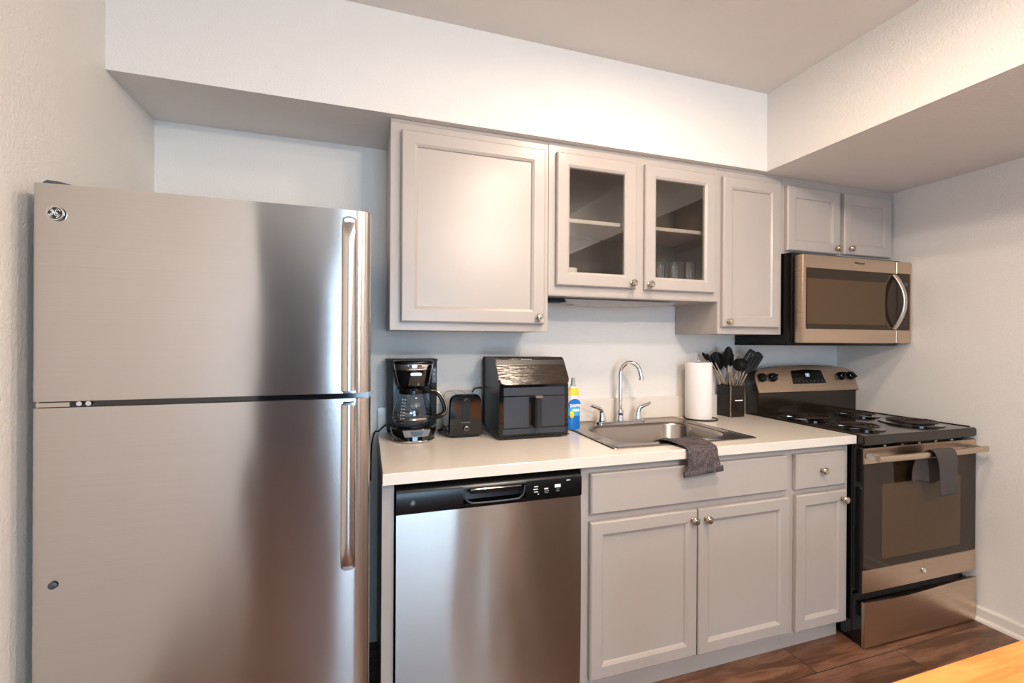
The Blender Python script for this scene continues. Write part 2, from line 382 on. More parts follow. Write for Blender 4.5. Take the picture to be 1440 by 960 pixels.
# ------------------------------------------------------------------ refrigerator
FX0, FX1, FY, FZG, FZH, FZT = -.4655, .2832, -.735, 1.156, 1.171, 1.676
fr = Thing('refrigerator', 'tall stainless steel top-freezer refrigerator at the left wall', 'refrigerator', (-.09, -.36, 0))
fr.part('cabinet_body', bx(FX0+.008, FX1-.010, -.655, -.04, .03, 1.660, bev=.006), 'slate')
fr.part('toe_grille', bx(FX0+.02, FX1-.02, -.64, -.60, .0, .08), 'darkm')
def fridge_door(z0, z1):
    pts = []
    def P(x, y): pts.append((x, y, z0))
    P(FX0+.004, -.668); P(FX0+.001, -.700); P(FX0+.002, -.722)
    for k in range(5): a = k/4*PI/2; P(FX0+.003+.012*(1-math.cos(a)), -.722-.012*math.sin(a))
    for k in range(1, 12): P(FX0+.015+(FX1-.062-FX0-.015)*k/12, -.7345-.0012*math.sin(PI*k/12))
    for k in range(9):
        a = k/8*PI/2; P(FX1-.062+.058*math.sin(a), -.734+.022*(1-math.cos(a)))
    P(FX1-.001, -.703); P(FX1-.003, -.668)
    return prism(B(), pts, (0, 0, z1-z0), bev=.003)
fd1 = fr.part('freezer_door', fridge_door(FZH, FZT), 'steel', ang=50)
fd2 = fr.part('fresh_food_door', fridge_door(.095, FZG), 'steel', ang=50)
fr.part('door_gasket', bx(FX0+.02, FX1-.02, -.666, -.656, .10, FZT-.01), 'darkm')
fr.part('gap_trim', bx(FX0+.012, FX1-.006, -.722, -.660, FZG-.001, FZH+.001), 'gloss')
def fridge_handle(z0, z1, flip):
    n = 16; path = []; sc = []
    for k in range(n+1):
        f = k/n; z = z0+(z1-z0)*f
        g = f if flip else 1-f              # g = 0 at the gap, 1 at the far end
        out = .050 - .004*g - .034*max(0, (g-.90)/.10)**2
        path.append((.2255, FY-out, z))
    return sweep(B(), path, [(a, b_) for a, b_ in [(-.0185, -.006), (-.015, -.0085), (.015, -.0085), (.0185, -.006), (.0185, .003), (.012, .009), (0, .0115), (-.012, .009), (-.0185, .003)]], upv=(0, -1, 0))
for nm, z0, z1, fl, dr in (('handle', 1.183, 1.645, True, fd1), ('handle', .700, 1.146, False, fd2)):
    hd = fr.part(nm, fridge_handle(z0, z1, fl), 'steelh', dr, label='curved steel strip handle of the ' + ('freezer door' if fl else 'lower door'), ang=60)
    end = z1 if fl else z0
    fr.part('handle_bracket', bx(.212, .239, FY-.040, FY+.010, min(end, end-.02 if fl else end), max(end, end+.02 if not fl else end), bev=.004), 'chrome', hd)
    gz = z0 if fl else z1
    bm = bx(.209, .242, FY-.058, FY+.012, (gz-.006 if fl else gz-.012), (gz+.012 if fl else gz+.006), bev=.003)
    fr.part('handle_bracket', bm, 'chrome', hd)
# emblem
def emblem(t, c, r, parent, big=True, dark='gloss'):
    cx, cy, cz = c
    rim = t.part('badge', lathe(B(), [(r, 0), (r, .0035), (r*.97, .0048), (r*.88, .0050), (r*.80, .0035)], c, (0, -1, 0), 40), 'chrome', parent, label='round badge with white script monogram')
    t.part('badge_face', lathe(B(), [(r*.80, .0036), (r*.4, .0044), (0, .0046)], c, (0, -1, 0), 32), dark, rim)
    bm = B(); y = cy-.0056; s = r*.80
    ps = [
        [(-.52, .22), (-.40, .46), (-.15, .40), (-.10, .10), (-.22, -.22), (-.42, -.46), (-.58, -.34), (-.45, -.12), (-.12, .0), (.05, .12)],
        [(-.25, .40), (-.34, .22), (-.20, .06), (.0, .05)],
        [(.52, .44), (.30, .50), (.12, .34), (.20, .12), (.42, .08)],
        [(.30, .08), (.06, -.02), (.04, -.32), (.28, -.50), (.52, -.36), (.48, -.14), (.30, -.14), (.28, -.28)],
    ]
    for p in ps: tube(bm, smooth_path([(cx+a*s, y, cz+b_*s) for a, b_ in p], 5), s*(.055 if big else .07), 6)
    for k in range(4):
        a0 = k*PI/2+.35
        tube(bm, [(cx+math.cos(a0+q*.16)*s*.86, y, cz+math.sin(a0+q*.16)*s*.86) for q in range(7)], s*.045, 6, scales=[1.6, 1.4, 1.2, 1, .8, .6, .3])
    t.part('monogram', bm, 'white', rim)
emblem(fr, (-.4155, -.7375, 1.607), .0165, fd1)
bm = lathe(B(), [(.0085, 0), (.0085, .002), (.006, .0035), (0, .0036)], (-.419, -.7365, .745), (0, -1, 0), 20)
fr.part('hole_plug', bm, 'slate', fd2)
# top hinge cover, centre hinge
bm = prism(B(), [(FX0+.004, -.70, FZT), (FX0+.004, -.56, FZT), (FX0+.09, -.56, FZT), (FX0+.085, -.66, FZT), (FX0+.045, -.715, FZT), (FX0+.02, -.722, FZT)], (0, 0, .012), bev=.004)
fr.part('hinge_cover', bm, 'slate')
bm = bx(FX0+.012, FX0+.075, -.733, -.66, FZG+.002, FZH-.003, bev=.001); cyl(bm, (FX0+.012, -.715, FZG), (FX0+.012, -.715, FZH+.001), .007)
hg = fr.part('centre_hinge', bm, 'nickel')
for x in (FX0+.09, FX0+.108): fr.part('hinge_screw', cyl(B(), (x, -.728, (FZG+FZH)/2), (x, -.72, (FZG+FZH)/2), .0055), 'chrome', hg)

# ------------------------------------------------------------------ cabinets
F, D = -.310, -.332          # face frame plane, door face plane (uppers)
def knob(t, x, y, z, parent):
    bm = lathe(B(), [(.0085, 0), (.0085, .003), (.0052, .005), (.0048, .013), (.0075, .016), (.0148, .019), (.0158, .023), (.0135, .027), (.0115, .0268), (.0100, .0286), (0, .0300)], (x, y, z), (0, -1, 0), 28)
    return t.part('knob', bm, 'nickel', parent)
def wall_cabinet(label, x0, x1, z0, doors, glassy=False, zt=2.135):
    t = Thing('wall_cabinet', label, 'cabinet', ((x0+x1)/2, -.15, z0), group=None)
    if glassy:
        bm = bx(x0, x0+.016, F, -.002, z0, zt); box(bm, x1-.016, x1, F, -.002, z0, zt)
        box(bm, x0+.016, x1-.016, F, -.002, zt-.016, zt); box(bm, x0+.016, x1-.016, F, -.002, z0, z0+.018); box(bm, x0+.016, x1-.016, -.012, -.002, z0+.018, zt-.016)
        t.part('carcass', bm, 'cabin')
        fz0, fz1 = z0+.034, 2.105
        bm = bx(x0, x1, F-.002, F, z0, z0+.055); box(bm, x0, x1, F-.002, F, 2.095, zt); box(bm, x0, x0+.05, F-.002, F, z0+.055, 2.095); box(bm, x1-.05, x1, F-.002, F, z0+.055, 2.095)
        xm = (doors[0][1]+doors[1][0])/2; box(bm, xm-.04, xm+.04, F-.002, F, z0+.055, 2.095); box(bm, x0, x1, F-.0, -.003, z0-.004, z0-.0001)
        t.part('face_frame', bm, 'cab', smooth=False)
        t.part('shelf', bx(x0+.017, x1-.017, -.285, -.013, 1.828, 1.845, bev=.002), 'cab')
    else:
        t.part('carcass', bx(x0, x1, F, -.002, z0, zt, bev=.0015), 'cab')
    for (a, b_, c, d, kx, kz) in doors:
        dr = t.part('door', door_mesh(a, b_, c, d, D, rail=.054, glassy=glassy), 'cab', ang=20)
        if glassy:
            t.part('glass_pane', bx(a+.055, b_-.055, D+.010, D+.013, c+.055, d-.055), 'glass', dr, smooth=False)
        knob(t, kx, D, kz, dr)
    return t
def moulding(t, x0, x1):
    t.part('top_filler', bx(x0, x1, F+.001, -.003, 2.1355, ZS-.0005, bev=.001), 'cab')
c1 = wall_cabinet('largest single-door grey wall cabinet, beside the refrigerator and above the coffee maker', .352, .989, 1.356, [(.391, .967, 1.387, 2.105, .939, 1.414)])
moulding(c1, .352, .989)
c2 = wall_cabinet('grey wall cabinet with two glass doors above the sink', .9895, 1.8575, 1.512, [(1.020, 1.401, 1.550, 2.105, 1.378, 1.573), (1.445, 1.828, 1.547, 2.105, 1.465, 1.571)], True)
moulding(c2, .9895, 1.8575)
c3 = wall_cabinet('tall narrow grey wall cabinet left of the microwave', 1.858, 2.253, 1.356, [(1.875, 2.222, 1.389, 2.105, 1.903, 1.414)])
moulding(c3, 1.858, 2.253)
c4 = wall_cabinet('short two-door grey wall cabinet directly above the microwave', 2.2535, 3.052, 1.764, [(2.271, 2.629, 1.779, 2.105, 2.598, 1.806), (2.662, 3.015, 1.783, 2.107, 2.695, 1.812)])
moulding(c4, 2.2535, 3.052)
# fixture under the glass cabinet
t = Thing('under_cabinet_light', 'slim off-white light fixture under the glass-door wall cabinet', 'light fixture', (1.38, -.2, 1.505))
bm = prism(B(), [(1.10, -.235, 1.505), (1.68, -.235, 1.505), (1.655, -.235, 1.492), (1.55, -.235, 1.484), (1.14, -.235, 1.484), (1.115, -.235, 1.490)], (0, .10, 0), bev=.002)
t.part('housing', bm, 'cab')
t.part('lens', bx(1.15, 1.54, -.225, -.145, 1.480, 1.485, bev=.001), 'cab')
t.part('mount', bx(1.03, 1.11, -.225, -.145, 1.490, 1.5075, bev=.002), 'darkm')
t.part('cord', tube(B(), smooth_path([(1.035, -.19, 1.497), (1.0, -.17, 1.49), (1.0, -.05, 1.500), (1.0, -.012, 1.50)], 5), .003), 'darkm')

# base cabinets
BF, BD = -.610, -.632
def base_cab(label, x0, x1, items, toe=True):
    t = Thing('base_cabinet', label, 'cabinet', ((x0+x1)/2, -.3, 0))
    bm = bx(x0, x1, BF, BF+.019, .088, .874)                 # face frame as board with the carcass behind
    t.part('face_frame', bm, 'cab')
    bm = bx(x0, x0+.016, BF+.019, -.003, .088, .874); box(bm, x1-.016, x1, BF+.019, -.003, .088, .874); box(bm, x0+.016, x1-.016, BF+.019, -.003, .088, .104); box(bm, x0+.016, x1-.016, -.012, -.003, .104, .874)
    t.part('carcass', bm, 'cab')
    if toe: t.part('toe_kick', bx(x0, x1, -.566, -.552, 0.0, .087), 'cab', smooth=False)
    for it in items:
        kind, a, b_, c, d, ks = it
        p = t.part(kind, door_mesh(a, b_, c, d, BD, rail=.05, flat=(kind != 'door')), 'cab', ang=20)
        if ks: knob(t, ks[0], BD, ks[1], p)
    return t
base_cab('two-door grey sink base cabinet with a long false drawer front', .996, 1.968,
    [('false_front', 1.027, 1.931, .705, .849, None), ('door', 1.026, 1.481, .116, .676, (1.456, .640)), ('door', 1.487, 1.940, .113, .676, (1.518, .638))])
base_cab('narrow grey base cabinet with one drawer and one door beside the stove', 1.9685, 2.299,
    [('drawer', 1.979, 2.262, .701, .849, (2.117, .775)), ('door', 1.984, 2.268, .105, .677, (2.238, .642))])
single('end_panel', bx(.318, .354, BF, -.003, 0, .874, bev=.001), 'cab', 'narrow grey end panel between the refrigerator and the dishwasher', 'panel', org=(.336, -.3, 0))

# ------------------------------------------------------------------ dishwasher
dw = Thing('dishwasher', 'stainless dishwasher with black control strip under the counter', 'dishwasher', (.675, -.3, 0))
dw.part('tub', bx(.362, .988, -.575, -.02, .10, .868), 'darkm')
dw.part('kick_plate', bx(.365, .985, -.57, -.555, 0, .098), 'darkm')
pts = [(.360, -.575, .108), (.360, -.628, .108)] + [(.360, -.628-.0035*math.sin(PI*k/8), .108+(.778-.108)*k/8) for k in range(1, 8)] + [(.360, -.628, .778), (.360, -.575, .778)]
ddoor = dw.part('door', prism(B(), pts, (.628, 0, 0), bev=.002), 'steeld', ang=50)
# control strip with curved top and a recessed grip
def strip_prof(x):
    return [(x, -.575, .780), (x, -.630, .780), (x, -.632, .785), (x, -.632, .840), (x, -.629, .850), (x, -.622, .860), (x, -.610, .867), (x, -.575, .868)]
xs = [.360, .568, .782, .988]
bm = B()
for a, b_ in ((0, 1), (2, 3)): prism(bm, strip_prof(xs[a]), (xs[b_]-xs[a], 0, 0))
prism(bm, [(xs[1], -.575, .780), (xs[1], -.630, .780), (xs[1], -.632, .785), (xs[1], -.632, .792), (xs[1], -.600, .796), (xs[1], -.590, .835), (xs[1], -.628, .838), (xs[1], -.632, .840), (xs[1], -.629, .850), (xs[1], -.622, .860), (xs[1], -.610, .867), (xs[1], -.575, .868)], (xs[2]-xs[1], 0, 0))
cp = dw.part('control_panel', bm, 'dark', label='black control strip with recessed grip and small white marks', ang=40)
gz = [(.574, .836), (.576, .812), (.590, .797), (.62, .793), (.74, .793), (.762, .798), (.774, .812), (.777, .836)]
dw.part('grip_lip', tube(B(), smooth_path([(x_, -.634, z_) for x_, z_ in gz], 5), .0028, 8), 'slate', cp)
dw.part('grip_bar', cyl(B(), (.592, -.626, .832), (.765, -.626, .832), .011, seg=20), 'gloss', cp)
for (x_, z_, w_, h_) in ((.818, .826, .014, .003), (.816, .817, .016, .003), (.818, .808, .014, .003), (.826, .800, .004, .003),
                         (.855, .816, .014, .004), (.897, .822, .022, .011), (.937, .838, .014, .003)):
    dw.part('white_mark', bx(x_-w_/2, x_+w_/2, -.6328, -.631, z_-h_/2, z_+h_/2), 'white', cp, smooth=False)
dw.part('fine_print', text_mesh('normal\nheavy', .006, (.856, -.6325, .806)), 'greyp', cp, smooth=False)
dw.part('fine_print', text_mesh('start\nreset', .006, (.897, -.6325, .808)), 'greyp', cp, smooth=False)
rim = dw.part('badge', lathe(B(), [(.0095, 0), (.0095, .002), (.008, .003), (0, .003)], (.409, -.632, .812), (0, -1, 0), 28), 'slate', ddoor, label='small grey round badge')
dw.part('monogram', text_mesh('GE', .008, (.409, -.6352, .812)), 'greyp', rim, smooth=False)

# ------------------------------------------------------------------ worktop with sink cut-out
YC = -.647
ct = Thing('countertop', 'white quartz worktop running from refrigerator to stove, with low backsplash', 'countertop', (1.31, -.3, .8795))
SX0, SX1, SY0, SY1 = 1.150, 1.835, -.572, -.030       # sink rim
BX0, BX1, BY0, BY1 = 1.222, 1.762, -.512, -.155       # bowl
z0, z1 = .8795, .9142
def rcl(i_, zz): return [(.3187+i_, YC+i_, zz), (2.3035-i_, YC+i_, zz), (2.3035-i_, -.0005-i_, zz), (.3187+i_, -.0005-i_, zz)]
def hole(zz): return [(SX0+.02, SY0+.02, zz), (SX1-.02, SY0+.02, zz), (SX1-.02, SY1-.02, zz), (SX0+.02, SY1-.02, zz)]
ct.part('slab', loops(B(), [hole(z0), rcl(0, z0), rcl(0, z1-.0015), rcl(.0015, z1), hole(z1), hole(z0)], False, False), 'quartz', smooth=False)
ct.part('backsplash', bx(.3187, 2.3035, -.020, -.001, .9144, 1.025, bev=.0015), 'quartz')

# ------------------------------------------------------------------ sink and faucet
sk = Thing('kitchen_sink', 'stainless steel drop-in sink with rounded bowl and ribbed right edge', 'sink', (1.49, -.3, .915))
def rr3(x0, x1, y0, y1, r, z, seg=7):
    return [((x0+x1)/2+a, (y0+y1)/2+b_, z) for a, b_ in rrect(x1-x0, y1-y0, r, seg)]
rings = [rr3(SX0, SX1, SY0, SY1, .012, .9145), rr3(SX0+.001, SX1-.001, SY0+.001, SY1-.001, .012, .9185), rr3(SX0+.006, SX1-.006, SY0+.006, SY1-.006, .012, .9200),
         rr3(SX0+.014, SX1-.014, SY0+.014, SY1-.014, .012, .9165),
         rr3(BX0-.014, BX1+.014, BY0-.014, BY1+.014, .115, .9165), rr3(BX0-.006, BX1+.006, BY0-.006, BY1+.006, .108, .9185), rr3(BX0, BX1, BY0, BY1, .103, .9165),
         rr3(BX0+.005, BX1-.005, BY0+.005, BY1-.005, .10, .905), rr3(BX0+.012, BX1-.012, BY0+.012, BY1-.012, .095, .80),
         rr3(BX0+.025, BX1-.025, BY0+.025, BY1-.025, .085, .775), rr3(BX0+.06, BX1-.06, BY0+.06, BY1-.06, .06, .765)]
skb = sk.part('bowl_and_rim', loops(B(), rings, cap0=False), 'sink', fix=False, ang=60)
skb.data.flip_normals()
for xx in (1.790, 1.808):
    sk.part('drain_rib', tube(B(), [(xx, -.44, .9175), (xx, -.20, .9175)], .004, 8), 'sink')
bm = lathe(B(), [(.042, 0), (.040, .004), (.030, .002), (.012, .001), (0, .004)], (1.49, -.33, .7655), (0, 0, 1), 28); sk.part('drain_strainer', bm, 'chrome')
sk.part('clip_screw', lathe(B(), [(.009, 0), (.009, .002), (0, .003)], (1.183, -.548, .9166), (0, 0, 1), 16), 'sink')

fa = Thing('faucet', 'chrome high-arc two-handle faucet behind the sink bowl', 'faucet', (1.475, -.085, .9165))
FXc, FYc = 1.473, -.085
fa.part('deck_plate', prism(B(), [(FXc+a, FYc+b_, .9168) for a, b_ in rrect(.27, .048, .022, 5)], (0, 0, .008), bev=.002), 'chrome')
path = [(FXc, FYc, .930), (FXc, FYc, 1.10)]
ax, ay = .80, -.60        # the spout swings to the front right
Rr = .048
for k in range(0, 17):
    a = PI-(k/16)*PI*.92
    u = Rr+Rr*math.cos(a); path.append((FXc+ax*u, FYc+ay*u, 1.152+Rr*1.28*math.sin(a)))
lx = path[-1]; path.append((lx[0]+ax*.006, lx[1]+ay*.006, lx[2]-.030))
fa.part('spout', tube(B(), [Vector(p) for p in path], .0105, 16), 'chrome', ang=60)
tip = path[-1]
fa.part('aerator', lathe(B(), [(.0105, .010), (.0135, .004), (.0145, -.006), (.0125, -.009), (0, -.009)], tip, (ax*.1, ay*.1, 1), 20), 'chrome')
fa.part('spout_base', lathe(B(), [(.019, 0), (.019, .012), (.0155, .018), (.0165, .034), (.0185, .044), (.0150, .052), (.0115, .056)], (FXc, FYc, .925), (0, 0, 1), 24), 'chrome')
for s in (-1, 1):
    hx = FXc+s*.1015
    bmb = lathe(B(), [(.020, 0), (.0205, .010), (.017, .016), (.0165, .022)], (hx, FYc, .925), (0, 0, 1), 24)
    hb = fa.part('handle', bmb, 'chrome', label=('left' if s < 0 else 'right')+' lever handle')
    pth = smooth_path([(hx, FYc, .945), (hx+s*.002, FYc, .968), (hx+s*.010, FYc-.004, .985), (hx+s*.030, FYc-.006, .994), (hx+s*.058, FYc-.008, 1.004), (hx+s*.066, FYc-.008, 1.010)], 5)
    n = len(pth); sc = [1.55-.55*min(1, i/(n*.35)) - .42*max(0, (i/n-.35)/.65) for i in range(n)]
    fa.part('lever', tube(B(), pth, .0105, 12, scales=sc), 'chrome', hb, ang=60)

# ------------------------------------------------------------------ dish towel over the sink edge
def cloth(name, grid, m, th, label, cat, nx=1, org=(0, 0, 0), parent=None):
    """grid: rows of points; gives a closed sheet of thickness th"""
    bm = B(); o = Vector(org)
    G = [[bm.verts.new(Vector(p)-o) for p in row] for row in grid]
    for a, b_ in zip(G, G[1:]):
        for k in range(len(a)-1): bm.faces.new((a[k], a[k+1], b_[k+1], b_[k]))
    me = bpy.data.meshes.new(name); bm.to_mesh(me); bm.free(); me.materials.append(M_[m]); me.shade_smooth()
    ob = bpy.data.objects.new(name, me); C.objects.link(ob); ob.location = org
    s = ob.modifiers.new('thick', 'SOLIDIFY'); s.thickness = th; s.offset = 0
    sb = ob.modifiers.new('sub', 'SUBSURF'); sb.levels = 1; sb.render_levels = 1
    if label: ob['label'] = label; ob['category'] = cat
    return ob
def lerp(a, b_, t): return a+(b_-a)*t
rows = []
# section along the drape: (t, y, z)
sec = [(-.545+.100, .893), (-.507, .921), (-.525, .9255), (-.56, .926), (-.60, .923), (-.632, .921), (-.650, .917), (-.658, .905), (-.660, .885), (-.661, .86), (-.662, .84), (-.664, .825), (-.662, .819)]
for j, (y_, z_) in enumerate(sec):
    t_ = j/(len(sec)-1)
    xa = lerp(1.385, 1.392, min(1, t_*2)) + .018*math.sin(t_*PI)*(1 if t_ < .5 else 1)
    xb = lerp(1.575, 1.548, min(1, t_*1.6)) + (.014*max(0, (t_-.6)/.4)**1.5)
    row = []
    for i in range(15):
        s_ = i/14
        amp = .0035*math.sin(s_*9+t_*3)+.002*math.sin(s_*21)
        yy = y_ - (max(0, amp)*1.6 if j > 6 else 0) - (.006*s_ if j > 8 else 0)
        zz = z_ + (max(0, amp)*1.2 if 1 <= j <= 7 else 0) + (.013*s_*max(0, (t_-.55)/.45) if j > 6 else 0)
        row.append((lerp(xa, xb, s_), yy, zz))
    rows.append(row)
dt = cloth('dish_towel', rows, 'towel', .006, 'grey textured dish towel draped over the front edge of the sink', 'towel', org=(1.47, -.6, .92))
bm = B()
n = 14; pth = [(lerp(rows[-1][0][0]-.001, rows[-1][-1][0]+.001, i/n), lerp(rows[-1][0][1], rows[-1][-1][1], i/n)-.001, lerp(rows[-1][0][2], rows[-1][-1][2], i/n)+.006) for i in range(n+1)]
sweep(bm, pth, rrect(.009, .022, .003, 2), upv=(0, 0, 1))
hem = finish(bm, 'hem', 'towel', (1.47, -.6, .92)); hem.parent = dt

# ------------------------------------------------------------------ over-range microwave
mw = Thing('microwave', 'stainless over-range microwave mounted above the stove', 'microwave', (2.66, -.2, 1.31))
mw.part('body', bx(2.262, 3.050, -.358, -.003, 1.318, 1.7635, bev=.003), 'dark')
mw.part('vent_bottom', prism(B(), [(2.262, -.365, 1.317), (2.262, -.003, 1.317), (2.262, -.003, 1.300), (2.262, -.33, 1.302)], (.786, 0, 0)), 'darkm')
MD = -.408
mdoor = mw.part('door', bx(2.279, 2.936, MD, -.360, 1.316, 1.748, bev=.004, seg=3), 'steels', label='steel-framed door with dark window')
mctl = mw.part('control_panel', bx(2.938, 3.053, MD, -.360, 1.316, 1.748, bev=.004, seg=3), 'steels', label='steel end panel with black touch pad')
mw.part('window_surround', bx(2.300, 2.935, MD-.0015, MD+.001, 1.384, 1.683, bev=.0006), 'blackglass', mdoor)
mw.part('window', bx(2.305, 2.850, MD-.0022, MD-.0012, 1.409, 1.631, bev=.0003), 'ovenwin', mdoor)
mw.part('touch_pad', bx(2.9385, 3.038, MD-.0015, MD+.001, 1.384, 1.686, bev=.0006), 'blackglass', mctl)
for i in range(7): mw.part('key_mark', bx(2.992, 3.018, MD-.0020, MD-.0012, 1.415+.018*i, 1.4175+.018*i), 'slate', mctl, smooth=False)
mw.part('clock_window', bx(2.990, 3.022, MD-.0020, MD-.0012, 1.620, 1.640), 'slate', mctl, smooth=False)
pth = []
for k in range(21):
    f = k/20; pth.append((2.908+.010*math.sin(PI*f), MD-.004-.045*math.sin(PI*f)**.8, 1.392+.280*f))
mw.part('handle', sweep(B(), pth, [(a, b_) for a, b_ in rrect(.026, .016, .006, 3)], upv=(0, -1, 0)), 'steelh', mdoor, label='bowed steel door handle', ang=60)
mw.part('brand_mark', text_mesh('Whirlpool', .017, (2.66, MD-.0006, 1.722)), 'slate', mdoor, smooth=False)

# ------------------------------------------------------------------ electric coil stove (own axes, slightly turned)
st = Thing('stove', 'freestanding stainless and black electric coil stove in the right corner', 'stove', (2.308, -.672, 0), rotz=-.014, local=True)
W = .742
st.part('body', bx(.004, W-.004, .046, .640, .022, .872, bev=.002), 'gloss')
for x_ in (.04, W-.04):
    for y_ in (.08, .60): st.part('levelling_foot', cyl(B(), (x_, y_, 0), (x_, y_, .0215), .018), 'darkm')
top = st.part('cooktop', bx(0, W, -.004, .600, .874, .916, bev=.005, seg=3), 'enamel', label='glossy black enamel cooktop')
for a_ in ((.012, W-.012, .55, .556), (.006, .010, .02, .55), (W-.010, W-.006, .02, .55)): st.part('spill_lip', bx(*a_, .9155, .9195), 'enamel', top)
burn = [(.185, .160, .104, 'front left'), (.175, .420, .078, 'rear left'), (.555, .160, .110, 'front right'), (.540, .425, .082, 'rear right')]
burn = [(.178, .150, .084), (.178, .410, .100), (.560, .165, .108), (.548, .420, .084)]
for bi, (x_, y_, r_) in enumerate(burn):
    pan = st.part('drip_pan', lathe(B(), [(r_+.020, .0005), (r_+.020, .0042), (r_+.012, .006), (r_+.004, .003), (r_-.02, -.010 if False else .0015), (0, .0012)], (x_, y_, .9162), (0, 0, 1), 40), 'gloss', label='round black drip pan')
    bm = B(); pts = []
    turns = 4 if r_ < .09 else 5
    for k in range(turns*28+1):
        a = k/28*2*PI; rr_ = .020+(r_-.024)*k/(turns*28); pts.append((x_+rr_*math.cos(a), y_+rr_*math.sin(a), .9300))
    sweep(bm, pts, rrect(.0085, .007, .0025, 2), upv=(0, 0, 1))
    st.part('burner_coil', bm, 'coil', pan, ang=60)
    bm = B()
    for q in range(3):
        a = q*2*PI/3+.5; box(bm, -r_, 0, -.002, .002, .0195-.016, .0105); 
        for v in bm.verts[-8:] if False else []: pass
    bm.free(); bm = B()
    for q in range(3):
        a = q*2*PI/3+.5; u = Vector((math.cos(a), math.sin(a), 0)); p_ = Vector((x_, y_, .9235))
        sweep(bm, [p_, p_+u*(r_-.004)], rrect(.003, .007, .001, 1), upv=(0, 0, 1))
    st.part('coil_support', bm, 'nickel', pan)
# oven door
od = st.part('oven_door', bx(.002, W-.002, .0, .044, .236, .862, bev=.003), 'gloss', label='oven door with dark glass between steel bands')
st.part('upper_band', bx(.003, W-.003, -.0025, .02, .794, .860, bev=.0015), 'steels', od)
st.part('lower_band', bx(.003, W-.003, -.0025, .02, .237, .334, bev=.0015), 'steels', od)
st.part('door_glass', bx(.003, W-.003, -.0015, .02, .335, .793, bev=.0005), 'blackglass', od)
st.part('oven_window', bx(.112, .628, -.0022, -.001, .372, .700, bev=.0003), 'ovenwin', od)
n = 24; pth = []
for k in range(n+1):
    f = k/n; e = min(f, 1-f)
    pth.append((.002+(W-.042)*f, -.058-.008*math.sin(PI*f), .830))
oh = st.part('oven_handle', sweep(B(), pth, rrect(.022, .026, .008, 3), upv=(0, 0, 1)), 'steels', od, label='full-width steel bar handle', ang=60)
for x_ in (.022, W-.062):
    st.part('handle_post', bx(x_-.012, x_+.012, -.056, .0, .818, .842, bev=.005), 'chrome', oh)
emblem_c = (.378, -.0028, .287)
emblem(st, emblem_c, .0135, od, big=False, dark='nickel')
for x_ in (.14, .25, .36, .47, .58): st.part('vent_tab', bx(x_-.008, x_+.008, .006, .012, .861, .868), 'nickel', od)
# drawer with a swooped top edge
pts = [(.003, -.008, .003), (W-.003, -.008, .003), (W-.003, -.008, .206)]
for k in range(1, 14):
    f = k/14; pts.append(((W-.003)-(W-.006)*f, -.008, .206-.006*f-.007*math.sin(PI*f)**1.5+.004*math.sin(2*PI*f)))
pts.append((.003, -.008, .199))
sd = st.part('storage_drawer', prism(B(), pts, (0, .014, 0), bev=.002), 'steels', label='stainless storage drawer front with gently curved top edge')
st.part('drawer_box', bx(.006, W-.006, .0062, .0455, .010, .188), 'gloss', sd)
# backguard
bg = st.part('backguard', bx(.003, W-.003, .560, .640, .9162, 1.045, bev=.003), 'enamel', label='glossy dark riser below the control console')
def con(x_, t_, off=0): # point on the slanted console face; t 0..1 upwards
    return Vector((x_, .545+.052*t_ - off*.93, 1.040+.142*t_ + off*.34))
out = [(.0, .0), (.742, 0), (.744, .10), (.738, .62), (.728, .76), (.700, .88), (.60, .955), (.48, .99), (.371, 1.0), (.26, .99), (.14, .955), (.045, .88), (.018, .78), (.006, .62), (-.002, .10)]
cons = st.part('console', prism(B(), [con(a, b_) for a, b_ in out], (0, .012, .0), bev=.0015), 'steels', label='slanted steel control console')
st.part('console_back', prism(B(), [con(a*1.0, b_*1.045)+Vector((0, .0125, -.004)) for a, b_ in out], (0, .075, 0), bev=.002), 'gloss')
dsp = st.part('display', prism(B(), [con(a, b_, .0012) for a, b_ in [(.252, .30), (.500, .30), (.490, .82), (.371, .86), (.262, .82)]], (0, .004, .0)), 'panel', cons, label='black display with lit clock')
bm = B(); tube(bm, [con(a, b_, .0012) for a, b_ in [(.252, .30), (.500, .30), (.490, .82), (.371, .86), (.262, .82)]], .0014, 6, closed=True)
st.part('display_trim', bm, 'nickel', dsp)
ydir = (con(0, 1)-con(0, 0)).normalized()
st.part('clock', text_mesh('00', .030, con(.376, .62, .002), ydir=ydir), 'led', dsp, smooth=False)
for i in range(8): st.part('key_mark', text_mesh('o', .012, con(.272+.029*i, .40, .002), ydir=ydir), 'greyp', dsp, smooth=False)
for a in (.275, .300, .455, .478): st.part('key_mark', text_mesh('-', .016, con(a, .66, .002), ydir=ydir), 'greyp', dsp, smooth=False)
nrm = (con(0, 0, 1)-con(0, 0, 0)).normalized()
for i, x_ in enumerate((.040, .115, .632, .706)):
    kb = st.part('control_knob', lathe(B(), [(.025, 0), (.025, .006), (.0225, .010), (.022, .019), (.019, .0215), (0, .022)], con(x_, .56), nrm, 28), 'dark', cons)
    bm = B(); c_ = con(x_, .56)+nrm*.020; rot = random.choice((-.5, .4, .1, .7))
    sd = Vector((1, 0, 0))*math.cos(rot)+Vector(ydir)*math.sin(rot)
    sweep(bm, [c_-sd*.022, c_+sd*.022], rrect(.009, .018, .003, 2), upv=nrm)
    st.part('knob_grip', bm, 'dark', kb)
for x_ in (.028, .068, .105, .145, .62, .66, .70): st.part('burner_mark', text_mesh('•', .012, con(x_, .22, .0006), ydir=ydir), 'slate', cons, smooth=False)

